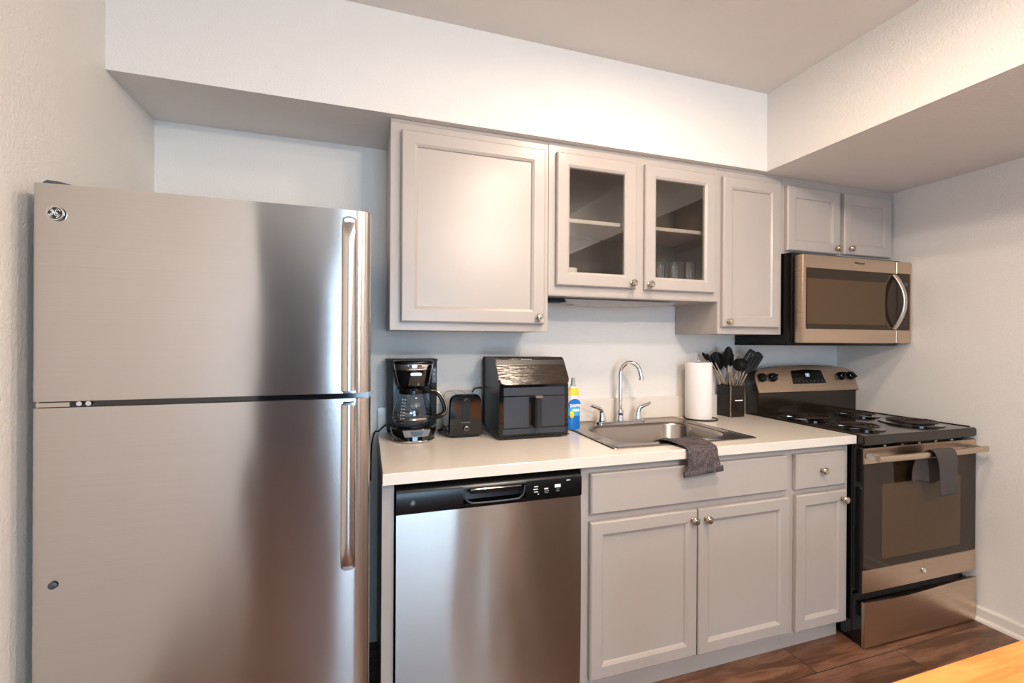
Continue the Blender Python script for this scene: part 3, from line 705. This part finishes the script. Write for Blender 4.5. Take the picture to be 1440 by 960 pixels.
# towel on the oven handle (front flap, fold over the bar, back flap)
ox, oy = 2.308, -.672
def sp(x_, y_, z_):
    c_, s_ = math.cos(-.014), math.sin(-.014); return (ox+x_*c_-y_*s_, oy+x_*s_+y_*c_, z_)
rows = []
sec = [(-.036, .700, -.062, .02), (-.036, .72, -.062, .02), (-.036, .76, -.060, .01), (-.040, .80, -.052, .0), (-.045, .832, -.03, 0), (-.050, .848, 0, 0), (-.064, .8545, 0, 0), (-.080, .850, 0, 0), (-.088, .836, 0.002, 0), (-.090, .81, .008, 0), (-.091, .77, .018, -.002), (-.092, .72, .022, 0), (-.093, .68, .024, .006), (-.093, .652, .024, .010)]
for j, (y_, z_, l, r_) in enumerate(sec):
    row = []
    for i in range(13):
        s_ = i/12; xx = lerp(.305+l, .440+r_, s_)
        wv = .004*math.sin(s_*7+j*.25)
        row.append(sp(xx, y_+(wv if j > 8 or j < 3 else 0)*(-1 if j > 8 else .5), z_+(.006*s_ if j > 8 else 0)+(.01*math.sin(s_*8) if j < 1 else 0)))
    rows.append(row)
cloth('hand_towel', rows, 'towel2', .006, 'dark grey hand towel hanging over the oven door handle', 'towel', org=sp(.5, -.065, .85))

# ------------------------------------------------------------------ coffee maker + carafe
cm = Thing('coffee_maker', 'black drip coffee maker at the left end of the counter', 'coffee maker', (.453, -.135, .914))
cx = .455; z = .9148
def taper(pts_bottom, pts_top): return loops(B(), [pts_bottom, pts_top])
# tower
cm.part('tower', bx(.353, .557, -.094, -.022, z+.02, z+.318, bev=.006), 'dark')
# side wings seen beside the basket
for xw in (.352, .532):
    cm.part('side_wing', prism(B(), [(xw, -.120, z+.316), (xw, -.094, z+.316), (xw, -.094, z+.015), (xw, -.112, z+.03)], (.026, 0, 0), bev=.003), 'darkm')
def half_body(bm, prof, cy=-.150, dx=1.0, seg=20, back=-.096):
    """front-bulging shell: list of (halfwidth, depth, z)"""
    rings = []
    for hw, dp, zz in prof:
        ring = [(cx-hw, back, zz)]
        for k in range(seg+1):
            a = PI+PI*k/seg
            ring.append((cx+hw*math.copysign(abs(math.cos(a))**.75, math.cos(a)), cy-dp*abs(math.sin(a))**.85, zz))
        ring.append((cx+hw, back, zz)); rings.append(ring)
    return loops(bm, rings)
cm.part('brew_basket', half_body(B(), [(.062, .068, z+.215), (.066, .072, z+.222), (.074, .082, z+.262), (.078, .086, z+.284)]), 'gloss', ang=50)
cm.part('steel_band', half_body(B(), [(.0785, .0865, z+.284), (.080, .088, z+.286), (.081, .089, z+.304), (.0805, .0885, z+.306)]), 'chrome', label='polished steel band', ang=50)
cm.part('lid', half_body(B(), [(.082, .089, z+.306), (.084, .091, z+.309), (.084, .091, z+.315), (.078, .085, z+.321)]), 'dark', ang=50)
bm = bx(.346, .562, -.120, -.022, z+.314, z+.323, bev=.003); cm.part('top_plate', bm, 'darkm')
for s_ in (-1, 1): cm.part('chrome_edge', tube(B(), smooth_path([(cx+s_*.083, -.140, z+.310), (cx+s_*.080, -.142, z+.28), (cx+s_*.069, -.140, z+.225), (cx+s_*.065, -.138, z+.212)], 4), .0022, 6), 'chrome')
bm = bx(.536, .554, -.1245, -.118, z+.222, z+.286, bev=.002); cp_ = cm.part('button_panel', bm, 'slate')
for zz in (.276, .259, .239): cm.part('indicator_dot', lathe(B(), [(.0022, 0), (0, .001)], (.545, -.1246, z+zz), (0, -1, 0), 10), 'white', cp_, smooth=False)
bd = cm.part('brand_plate', prism(B(), [(cx+.003+a, -.2390, z+.272-.004+b_*1.0) for a, b_ in rrect(.043, .0105, .005, 4)], (0, .006, 0)), 'nickel')
cm.part('brand_letters', text_mesh('BLACK+DECKER', .0060, (cx+.003, -.2393, z+.268), bold=.0001), 'gloss', bd, smooth=False)
# base
cm.part('base', half_body(B(), [(.074, .100, z+.001), (.083, .112, z+.004), (.093, .108, z+.040), (.095, .104, z+.052), (.088, .097, z+.056)], cy=-.150, back=-.03), 'gloss', ang=50)
cm.part('base_trim', tube(B(), [(cx+.084*math.copysign(abs(math.cos(a))**.75, math.cos(a)), -.150-.113*abs(math.sin(a))**.85, z+.005) for a in [PI+PI*k/24 for k in range(25)]], .0030, 6), 'chrome')
bm = prism(B(), [(cx-.050, -.2622, z+.050), (cx+.058, -.2622, z+.050), (cx+.048, -.2622, z+.024), (cx-.042, -.2622, z+.024)], (0, .012, 0), bev=.001)
pc = cm.part('switch_panel', bm, 'panelgrey')
cm.part('switch_window', prism(B(), [(cx-.022, -.2628, z+.046), (cx+.030, -.2628, z+.046), (cx+.022, -.2628, z+.028), (cx-.014, -.2628, z+.028)], (0, .003, 0)), 'gloss', pc)
cm.part('power_cord', tube(B(), smooth_path([(.37, -.030, z+.045), (.345, -.022-.006, z+.030), (.322, -.03, z+.010), (.305, -.03, z+.004), (.292, -.03, z-.06), (.290, -.03, z-.2)], 6), .0032, 8), 'darkm')
cm.part('warming_plate', lathe(B(), [(.062, 0), (.062, .004), (0, .005)], (cx-.002, -.184, z+.0565), (0, 0, 1), 32), 'dark')

ca = Thing('carafe', 'glass coffee carafe with black handle on the coffee maker', 'carafe', (cx-.004, -.184, z+.0622))
cc = (cx-.004, -.184, z+.0622)
prof = [(.001, 0.0), (.060, 0), (.072, .008), (.0790, .030), (.0790, .052), (.073, .084), (.061, .112), (.053, .128)]
ca.part('glass_body', lathe(B(), prof, cc, (0, 0, 1), 40, cap=False), 'carafe', ang=70)
ca.part('rim_band', lathe(B(), [(.0535, .125), (.056, .127), (.056, .140), (.050, .146), (.02, .150), (0, .150)], cc, (0, 0, 1), 32), 'dark')
hd_p = smooth_path([(cc[0]+.050, cc[1]-.010, cc[2]+.134), (cc[0]+.085, cc[1]-.020, cc[2]+.132), (cc[0]+.108, cc[1]-.026, cc[2]+.112), (cc[0]+.126, cc[1]-.030, cc[2]+.070), (cc[0]+.122, cc[1]-.030, cc[2]+.044), (cc[0]+.100, cc[1]-.024, cc[2]+.030), (cc[0]+.074, cc[1]-.016, cc[2]+.022)], 6)
hnd = ca.part('handle', sweep(B(), hd_p, rrect(.020, .013, .005, 3), upv=(.2, -1, 0)), 'dark', ang=60)
ca.part('handle_edge', tube(B(), [p+Vector((.004, -.011, .004)) for p in hd_p[3:-8]], .0022, 6), 'nickel', hnd)
ca.part('band_clamp', lathe(B(), [(.0796, .026), (.0804, .027), (.0804, .033), (.0796, .034)], cc, (0, 0, 1), 40, cap=False), 'nickel')
for i, zz in enumerate((.034, .046, .058, .070, .082, .094, .106)):
    rr_ = .0796 if zz < .055 else lerp(.0790, .063, (zz-.052)/.06)
    a = math.radians(238); u = Vector((math.cos(a), math.sin(a), 0)); tdir = Vector((-math.sin(a), math.cos(a), 0))
    p_ = Vector(cc)+u*(rr_+.0006)+Vector((0, 0, zz))
    bm = sweep(B(), [p_-tdir*.0045, p_+tdir*.0045], rrect(.0006, .0018, .0002, 1), upv=(0, 0, 1))
    join(bm, text_mesh(str(2+i), .009, p_-tdir*.011+u*.0005, xdir=tdir))
    ca.part('level_mark', bm, 'white', smooth=False)

# ------------------------------------------------------------------ toaster
to = Thing('toaster', 'small black two-slot toaster between coffee maker and air fryer', 'toaster', (.667, -.115, .914))
tx0, tx1, ty0, ty1 = .594, .738, -.212, -.030
def tsec(y_, ins=0, zt=.176):
    hw = (tx1-tx0)/2-ins; mx_ = (tx0+tx1)/2; r_ = .028
    p = [(mx_-hw, y_, z+.006+ins), (mx_+hw, y_, z+.006+ins), (mx_+hw*.97, y_, z+.10)]
    for k in range(7): a = k/6*PI/2; p.append((mx_+hw*.93-r_+r_*math.cos(a), y_, z+zt-ins-r_+r_*math.sin(a)))
    for k in range(7): a = PI/2+k/6*PI/2; p.append((mx_-hw*.93+r_+r_*math.cos(a), y_, z+zt-ins-r_+r_*math.sin(a)))
    p.append((mx_-hw*.97, y_, z+.10)); return p
to.part('shell', loops(B(), [tsec(ty0+.016), tsec(ty1-.016)]), 'steelh', label='brushed steel middle shell', ang=50)
to.part('front_end', loops(B(), [tsec(ty0, .004), tsec(ty0+.003, .0015), tsec(ty0+.016, 0, .178), tsec(ty0+.018, 0, .177)]), 'gloss', label='glossy black end with lever and dial', ang=40)
to.part('rear_end', loops(B(), [tsec(ty1-.018, 0, .177), tsec(ty1-.003, .0015), tsec(ty1, .004)]), 'gloss', ang=40)
bm = B()
box(bm, .626, .708, ty0+.022, ty1-.022, z+.1745, z+.1764, bev=.001)
spl = to.part('slot_plate', bm, 'nickel')
for xx in (.632, .676): to.part('bread_slot', bx(xx, xx+.026, ty0+.028, ty1-.028, z+.1762, z+.1775), 'gloss', spl)
to.part('lever_channel', bx(.649, .682, ty0-.0015, ty0+.004, z+.068, z+.162, bev=.001), 'darkm')
to.part('lever', bx(.650, .681, ty0-.018, ty0, z+.152, z+.162, bev=.004), 'dark')
kb = to.part('dial', lathe(B(), [(.0135, 0), (.013, .008), (.008, .010), (.0075, .013), (0, .0135)], (.666, ty0, z+.038), (0, -1, 0), 26), 'dark')
to.part('dial_ring', lathe(B(), [(.0088, .0095), (.0092, .0118), (.0070, .0125)], (.666, ty0, z+.038), (0, -1, 0), 26, cap=False), 'nickel', kb)
to.part('brand_letters', text_mesh('BLACK+DECKER', .0050, (.666, ty0-.0004, z+.062)), 'greyp', smooth=False)
for x_ in (tx0+.02, tx1-.02):
    for y_ in (ty0+.03, ty1-.03): to.part('foot', cyl(B(), (x_, y_, z), (x_, y_, z+.008), .008), 'darkm')
to.part('crumb_tray', bx(tx0+.02, tx1-.02, ty0-.002, ty1-.01, z+.004, z+.009), 'dark')
to.part('power_cord', tube(B(), smooth_path([(.600, -.04, z+.02), (.590, -.10, z+.012), (.583, -.17, z+.02), (.577, -.19, z+.032), (.580, -.17, z+.045), (.590, -.12, z+.030), (.583, -.09, z+.008), (.575, -.05, z+.004), (.60, -.028, z+.004)], 6), .0032, 8), 'darkm')
# outlet cable looping from behind the toaster to the air fryer
# ------------------------------------------------------------------ air fryer
af = Thing('air_fryer', 'large boxy black air fryer with slanted window, left of the sink', 'air fryer', (.93, -.17, .914))
ax0, ax1 = .780, 1.086
def asec(x_, ins=0):
    return [(x_, -.306+ins, z+.012+ins), (x_, -.310+ins, z+.03), (x_, -.306+ins, z+.232), (x_, -.300, z+.236), (x_, -.262+ins, z+.325-ins), (x_, -.240+ins, z+.333-ins), (x_, -.05, z+.333-ins), (x_, -.030-ins, z+.315), (x_, -.030-ins, z+.03), (x_, -.045, z+.010+ins)]
af.part('body', loops(B(), [asec(ax0+.006, .006), asec(ax0+.001, .001), asec(ax0+.004*0, 0) if False else asec(ax0, .003), asec(ax1, .003), asec(ax1-.001+.001, .003) if False else asec(ax1-.001, .001), asec(ax1-.006, .006)][:1] + [asec(ax0, .003), asec(ax1, .003), asec(ax1-.006+.006, .006)]), 'fryer', ang=30)
# slanted viewing lid, slightly wider than the body
def lidp(s_, t_, off=0):  # s across, t down the slope
    return Vector((lerp(ax0-.002, ax1+.003, s_), lerp(-.250, -.322, t_)-off, z+lerp(.330, .222, t_)+off*.3))
out = [(.0, .0), (.985, .0), (1.0, .06), (1.005, .80), (.985, .93), (.95, 1.0), (.07, 1.0), (.03, .94), (.005, .80), (0, .06)]
lid = af.part('window_lid', prism(B(), [lidp(a, b_) for a, b_ in out], (0, .014, .004), bev=.003), 'fryerwin', label='slanted dark brown glossy window, streaked')
sl = (lidp(0, 0)-lidp(0, 1)).normalized()
af.part('brand_letters', text_mesh('COSORI', .0135, lidp(.44, .10, .0012), ydir=sl, bold=.0003), 'white', lid, smooth=False)
af.part('base_trim', prism(B(), [(ax0-.002, -.314, z+.004), (ax1+.002, -.314, z+.004), (ax1+.002, -.03, z+.004), (ax0+.0, -.03, z+.004)], (0, 0, .014), bev=.005), 'gloss')
af.part('front_surround', bx(ax0+.001, ax1-.001, -.3125, -.300, z+.016, z+.226, bev=.003), 'gloss')
af.part('upper_strip', bx(ax0+.018, ax1-.020, -.3150, -.306, z+.178, z+.212, bev=.002), 'fryerpan')
bk = af.part('basket_drawer', bx(ax0+.018, ax1-.020, -.3165, -.306, z+.048, z+.174, bev=.002), 'fryerpan', label='grey basket drawer with upright handle')
bm = bx(.906, .958, -.3150+.0, -.3175, z+.050, z+.172); af.part('handle_recess', bm, 'gloss', bk)
hdl = af.part('handle', bx(.924, .951, -.352, -.314, z+.048, z+.170, bev=.005, seg=3), 'fryer', bk)
af.part('release_button', bx(.919, .957, -.3545, -.318, z+.171, z+.181, bev=.004), 'nickel', hdl)
af.part('lower_strip', bx(ax0+.014, ax1-.016, -.3145, -.306, z+.020, z+.045, bev=.002), 'fryerpan')
for x_ in (ax0+.03, ax1-.03):
    for y_ in (-.29, -.06): af.part('foot', cyl(B(), (x_, y_, z), (x_, y_, z+.008), .010), 'darkm')
af.part('power_cord', tube(B(), smooth_path([(.80, -.026, z+.175), (.775, -.024, z+.184), (.745, -.022-.004, z+.180), (.728, -.024, z+.150), (.722, -.024, z+.12), (.722, -.024, z+.006)], 6), .003, 8), 'darkm')

# ------------------------------------------------------------------ dish soap
so = Thing('dish_soap_bottle', 'blue dish soap bottle with yellow label beside the air fryer', 'soap bottle', (1.168, -.20, .9205))
sz = .9205; sc_ = (1.160, -.200)
def bring(w_, d_, zz, n=20): return [(sc_[0]+w_*math.cos(2*PI*k/n), sc_[1]+d_*math.sin(2*PI*k/n), sz+zz) for k in range(n)]
so.part('soap_fill', loops(B(), [bring(.030, .017, 0), bring(.0335, .019, .004), bring(.0335, .019, .03), bring(.0325, .0185, .070), bring(.0315, .018, .100)]), 'blue')
so.part('bottle_top', loops(B(), [bring(.0315, .018, .1001), bring(.0305, .0175, .130), bring(.0275, .016, .165), bring(.020, .014, .188), bring(.0115, .011, .198)]), 'bottle')
def label_ring(w_, d_, z0, z1, e=.0008):
    n = 16; bm = B(); R2 = []
    for zz, ww, dd in ((z0, w_[0], d_[0]), (z1, w_[1], d_[1])):
        R2.append([bm.verts.new((sc_[0]+(ww+e)*math.cos(a), sc_[1]+(dd+e)*math.sin(a), sz+zz)) for a in [PI*1.02+PI*.96*k/n for k in range(n+1)]])
    for k in range(n): bm.faces.new((R2[0][k], R2[0][k+1], R2[1][k+1], R2[1][k]))
    return bm
so.part('neck_label', label_ring((.0285, .0205), (.0163, .0142), .155, .186), 'yellow')
so.part('front_label', label_ring((.0328, .0312), (.0187, .0178), .062, .112, .001), 'bluel')
bm = B(); pts = [(sc_[0]+.030*math.cos(a)*1.0, 0, .112+.026*math.sin(a)) for a in [PI*k/12 for k in range(13)]]
prism(bm, [(p[0]*1.0, sc_[1]-.0192, sz+p[2]) for p in pts], (0, .004, 0)); so.part('label_arch', bm, 'blue')
so.part('brand_letters', text_mesh('DAWN', .0185, (sc_[0]+.001, sc_[1]-.0212, sz+.108), bold=.0008, squash=.9), 'white', smooth=False)
bm = bx(sc_[0]-.012, sc_[0]+.020, sc_[1]-.0215, sc_[1]-.0195, sz+.082, sz+.093); so.part('white_banner', bm, 'white')
bm = lathe(B(), [(.011, 0), (.010, .001), (0, .002)], (sc_[0]-.014, sc_[1]-.0185, sz+.068), (0, -1, 0), 16, sy=1.5); so.part('label_bubble', bm, 'yellow')
so.part('cap', lathe(B(), [(.0130, .190), (.0130, .200), (.0100, .204), (.0085, .222), (.0080, .232), (0, .233)], (sc_[0], sc_[1], sz), (0, 0, 1), 20), 'cap')

# ------------------------------------------------------------------ paper towel holder and roll
px, py = 1.922, -.112
ph = Thing('paper_towel_holder', 'black wire paper towel stand on the counter', 'holder', (px, py, .914))
ph.part('base_ring', tube(B(), [(px+.014+.082*math.cos(a), py-.0+.082*math.sin(a), .9175) for a in [2*PI*k/40 for k in range(40)]], .0032, 8, closed=True), 'darkm')
ph.part('base_spoke', tube(B(), [(px-.068, py, .9175), (px+.096, py, .9175)], .003, 8), 'darkm')
ph.part('post', tube(B(), [(px, py, .917), (px, py, 1.222)], .004, 10), 'chrome')
lp = [(px, py, 1.212), (px-.007, py, 1.228), (px-.008, py, 1.243), (px, py, 1.250), (px+.008, py, 1.243), (px+.007, py, 1.228), (px, py, 1.212)]
ph.part('top_loop', tube(B(), smooth_path(lp, 5), .002, 8), 'chrome')
rl = Thing('paper_towel_roll', 'white paper towel roll standing on the wire stand', 'paper towel', (px, py, .921))
rl.part('paper', lathe(B(), [(.021, .001), (.064, 0), (.066, .004), (.0665, .14), (.066, .286), (.0645, .290), (.021, .288)], (px, py, .921), (0, 0, 1), 48, cap=False), 'paper', ang=50)
rl.part('cardboard_core', lathe(B(), [(.021, .0), (.021, .289), (.0195, .289), (.0195, 0)], (px, py, .921), (0, 0, 1), 32, cap=False), mat('cardboard', (150, 120, 90), .8))

# ------------------------------------------------------------------ utensil caddy with utensils
kx0, kx1, ky0, ky1 = 2.122, 2.214, -.122, -.026
kz0, kz1 = .9148, 1.082
kd = Thing('utensil_caddy', 'square dark brown utensil and knife caddy beside the stove', 'utensil holder', ((kx0+kx1)/2, (ky0+ky1)/2, kz0))
bm = bx(kx0, kx0+.004, ky0, ky1, kz0, kz1); box(bm, kx1-.004, kx1, ky0, ky1, kz0, kz1); box(bm, kx0+.004, kx1-.004, ky0, ky0+.004, kz0, kz1); box(bm, kx0+.004, kx1-.004, ky1-.004, ky1, kz0, kz1); box(bm, kx0+.004, kx1-.004, ky0+.004, ky1-.004, kz0, kz0+.006)
kd.part('box', bm, 'caddy', smooth=False)
kd.part('steel_corner', bx(kx0-.0015, kx0+.003, ky0-.0015, ky0+.003, kz0, kz1, bev=.0007), 'nickel')
kd.part('label_strip', bx(kx0+.030, kx0+.080, ky0-.001, ky0+.002, kz0+.086, kz0+.092), 'white')
kc = Vector(((kx0+kx1)/2, (ky0+ky1)/2, kz0+.012))
def rim_foot(rim, tip_):
    # rim = (x, y) where the shaft crosses the caddy's mouth; the foot runs on down until it meets a wall or the floor inside
    r_ = Vector((rim[0], rim[1], kz1)); e = Vector(tip_); d = (e-r_).normalized(); k = .002
    def inside(p): return kx0+.010 < p.x < kx1-.010 and ky0+.010 < p.y < ky1-.010 and p.z > kz0+.014
    while inside(r_-d*(k+.002)) and k < .3: k += .002
    return r_-d*k, e, d
def utensil(name, label, cat, foot, tip_, head, hl=.10, hr=.0045, hm='nickel', sc=1.0):
    """foot inside the caddy, tip_ = far end of the head; shaft then a head shaped in the plane facing the room"""
    a, e, d = rim_foot(foot, tip_); L = (e-a).length
    t = Thing(name, label, cat, a)
    joint = a+d*(L-hl)
    t.part('shaft', tube(B(), [a, joint+d*.012], hr, 8), hm)
    side = d.cross(Vector((.55, .83, 0))).normalized(); nn = side.cross(d).normalized()
    bm = B()
    def P(s_, q, n_=0): return joint + side*s_ + d*q + nn*n_
    if head == 'spoon':
        for fl in (0,):
            rings = []
            for k in range(9):
                f = k/8; wv = .030*sc*math.sqrt(max(.03, 1-(2*(.04+.94*f)-1)**2))*(.82+.18*f)
                dep = -.012*math.sin(PI*f)
                rings.append([P(-wv, hl*f, 0), P(-wv*.5, hl*f, dep*.8), P(0, hl*f, dep), P(wv*.5, hl*f, dep*.8), P(wv, hl*f, 0), P(wv*.5, hl*f, dep*.8+.003), P(0, hl*f, dep+.003), P(-wv*.5, hl*f, dep*.8+.003)])
            loops(bm, rings)
    elif head == 'ladle':
        c_ = P(0, hl*.55, -.004)
        lathe(bm, [(0, -.034), (.016, -.031), (.028, -.020), (.036, -.002), (.037, .006), (.034, .006), (.026, -.014), (0, -.028)], c_, -(nn*-1), 24)
        tube(bm, [P(0, -.004), P(0, hl*.25, .0), P(0, hl*.5, .014)], .005, 8)
    elif head == 'turner':
        w_ = .040*sc
        outl = [P(-.010, 0), P(.010, 0), P(w_*.8, hl*.22), P(w_, hl*.40), P(w_, hl*.92), P(w_*.8, hl), P(-w_*.8, hl*1.0), P(-w_, hl*.92), P(-w_, hl*.40), P(-w_*.8, hl*.22)]
        # slotted blade as bars
        for q in range(5):
            s0 = -w_+q*2*w_/5+(0.0 if q == 0 else .002); s1 = -w_+(q+1)*2*w_/5-(0 if q == 4 else .002)
            prism(bm, [P(s0, hl*.38, -.001), P(s1, hl*.38, -.001), P(s1, hl*.86, -.001), P(s0, hl*.86, -.001)], nn*.003)
        prism(bm, [P(-w_, hl*.86, -.001), P(w_, hl*.86, -.001), P(w_*.92, hl, -.001), P(-w_*.92, hl, -.001)], nn*.003)
        prism(bm, [P(-.008, 0, -.001), P(.008, 0, -.001), P(w_, hl*.38, -.001), P(-w_, hl*.38, -.001)], nn*.003)
    elif head == 'flat':
        w_ = .026*sc
        outl = [P(-.007, 0, -.002), P(.007, 0, -.002), P(w_*.8, hl*.2, -.002), P(w_, hl*.45, -.002), P(w_, hl*.85, -.002), P(w_*.6, hl, -.002), P(-w_*.6, hl, -.002), P(-w_, hl*.85, -.002), P(-w_, hl*.45, -.002), P(-w_*.8, hl*.2, -.002)]
        prism(bm, outl, nn*.005, bev=.0012)
    elif head == 'grip':
        sweep(bm, [P(0, 0), P(0, hl*.3), P(0, hl*.8), P(0, hl)], rrect(.020*sc, .014, .005, 3), upv=nn, scales=[.7, 1, 1.05, .6])
    t.part({'spoon': 'bowl', 'ladle': 'bowl', 'turner': 'blade', 'flat': 'blade', 'grip': 'handle'}[head], bm, 'utensil', ang=60)
    return t
utensil('cooking_spoon', 'black nylon spoon standing upright, tallest in the caddy', 'spoon', (2.136, -.088), (2.098, -.130, 1.292), 'spoon', .112, .0065, sc=.85)
utensil('solid_spoon', 'wide black round spoon leaning left behind the paper towel roll', 'spoon', (2.136, -.042), (2.082, -.052, 1.262), 'spoon', .105, .0055, sc=1.25)
utensil('ladle', 'black round-bowled ladle in the middle of the caddy', 'ladle', (2.162, -.090), (2.132, -.186, 1.228), 'ladle', .075, .005)
utensil('pasta_server', 'small black flat-headed utensil standing behind the ladle', 'utensil', (2.160, -.042), (2.182, -.040, 1.262), 'flat', .09, .004, sc=1.2)
utensil('slotted_turner', 'wide black slotted turner leaning right out of the caddy', 'turner', (2.186, -.088), (2.290, -.130, 1.262), 'turner', .135, .004, sc=1.05)
utensil('flat_turner', 'narrow black turner leaning far right below the slotted one', 'turner', (2.196, -.070), (2.350, -.095, 1.258), 'flat', .145, .004, sc=.8)
utensil('spatula', 'lowest black spatula leaning right over the stove console', 'spatula', (2.198, -.048), (2.365, -.078, 1.228), 'flat', .145, .004, sc=.8)
for i, (rx, ry, tx, ty, tz) in enumerate([(2.134, -.110, 2.114, -.124, 1.150), (2.149, -.110, 2.148, -.124, 1.148), (2.172, -.110, 2.182, -.124, 1.150), (2.187, -.110, 2.204, -.124, 1.148), (2.202, -.110, 2.226, -.124, 1.146)]):
    a, e, d_ = rim_foot((rx, ry), (tx, ty, tz))
    t = Thing('knife', ['slim steel-handled knife leaning left beside the paper towel roll', 'steel-handled knife under the ladle bowl', 'steel-handled knife, middle of the row at the caddy front', 'steel-handled knife second from the right in the caddy front row', 'rightmost steel-handled knife in the caddy front row'][i], 'knife', a, group='steel-handled knives in the caddy')
    t.part('handle', sweep(B(), [e-d_*.070, e-d_*.01, e], rrect(.0125, .010, .003, 2), upv=(0, -1, 0), scales=[.95, 1, .85]), 'nickel')
    t.part('blade', sweep(B(), [a, e-d_*.069], rrect(.008, .002, .0007, 1), upv=(0, -1, 0)), 'chrome')
for i, (gx, gy, gz) in enumerate([(2.000, -.050, 1.258), (2.022, -.056, 1.252), (2.046, -.064, 1.250)]):
    utensil('serving_utensil', ['black looped utensil end peeking above the paper towel roll, farthest left', 'short black utensil tip above the paper towel roll, middle one', 'short black utensil tip nearest the wide black spoon'][i], 'utensil', (2.134, -.056-.010*i), (gx, gy, gz), 'grip', .05, .003, sc=.8)

# ------------------------------------------------------------------ glasses and cup inside the glass cabinet
zb = 1.531
def tumbler(x_, y_, label):
    t = Thing('drinking_glass', label, 'glass', (x_, y_, zb), group='clear tumblers in the glass-door cabinet')
    t.part('glass_wall', lathe(B(), [(0, 0), (.026, 0), (.0285, .004), (.0325, .155), (.0325, .168), (.0305, .169), (.030, .155), (.0262, .012), (0, .011)], (x_, y_, zb), (0, 0, 1), 28, cap=False), 'clear', ang=50)
    return t
for x_, y_, lb in ((1.592, -.25, 'clear tall glass at the left of the front row behind the right glass door'), (1.664, -.25, 'clear tall glass in the middle of the front row behind the right glass door'), (1.744, -.25, 'clear tall glass at the right end of the front row behind the right glass door'),
                   (1.640, -.16, 'clear tall glass in the back row, between the left and middle glasses'), (1.735, -.16, 'clear tall glass in the back row, between the middle and right glasses')):
    tumbler(x_, y_, lb)
bm = lathe(B(), [(0, 0), (.026, 0), (.030, .006), (.041, .100), (.041, .108), (.038, .108), (.028, .010), (0, .009)], (1.122, -.22, zb), (0, 0, 1), 32, cap=False)
t = Thing('white_mug', 'white cup at the left inside the glass-door wall cabinet', 'cup', (1.122, -.22, zb))
t.part('cup', bm, 'porcelain', ang=50)
t.part('handle', tube(B(), smooth_path([(1.084, -.22, zb+.08), (1.063, -.22, zb+.076), (1.060, -.22, zb+.035), (1.093, -.22, zb+.026)], 5), .004, 8), 'porcelain')

# ------------------------------------------------------------------ dining table, near right corner of the view
tb = Thing('dining_table', 'orange maple table top at the lower right, in front of the stove', 'table', (1.6, -1.95, 0))
tb.part('table_top', bx(.95, 2.35, -2.45, -1.530, .722, .750, bev=.004, seg=3), 'table')
bm = bx(1.02, 2.28, -2.38, -2.36, .64, .721); box(bm, 1.02, 2.28, -1.62, -1.60, .64, .721); box(bm, 1.02, 1.04, -2.36, -1.62, .64, .721); box(bm, 2.26, 2.28, -2.36, -1.62, .64, .721)
tb.part('apron', bm, 'table')
for x_ in (1.05, 2.25):
    for y_ in (-2.35, -1.63):
        tb.part('leg', loops(B(), [[(x_+sx_*s_, y_+sy_*s_, zz) for sx_, sy_ in ((-1, -1), (1, -1), (1, 1), (-1, 1))] for s_, zz in ((.018, 0), (.029, .7215))]), 'table', smooth=False)
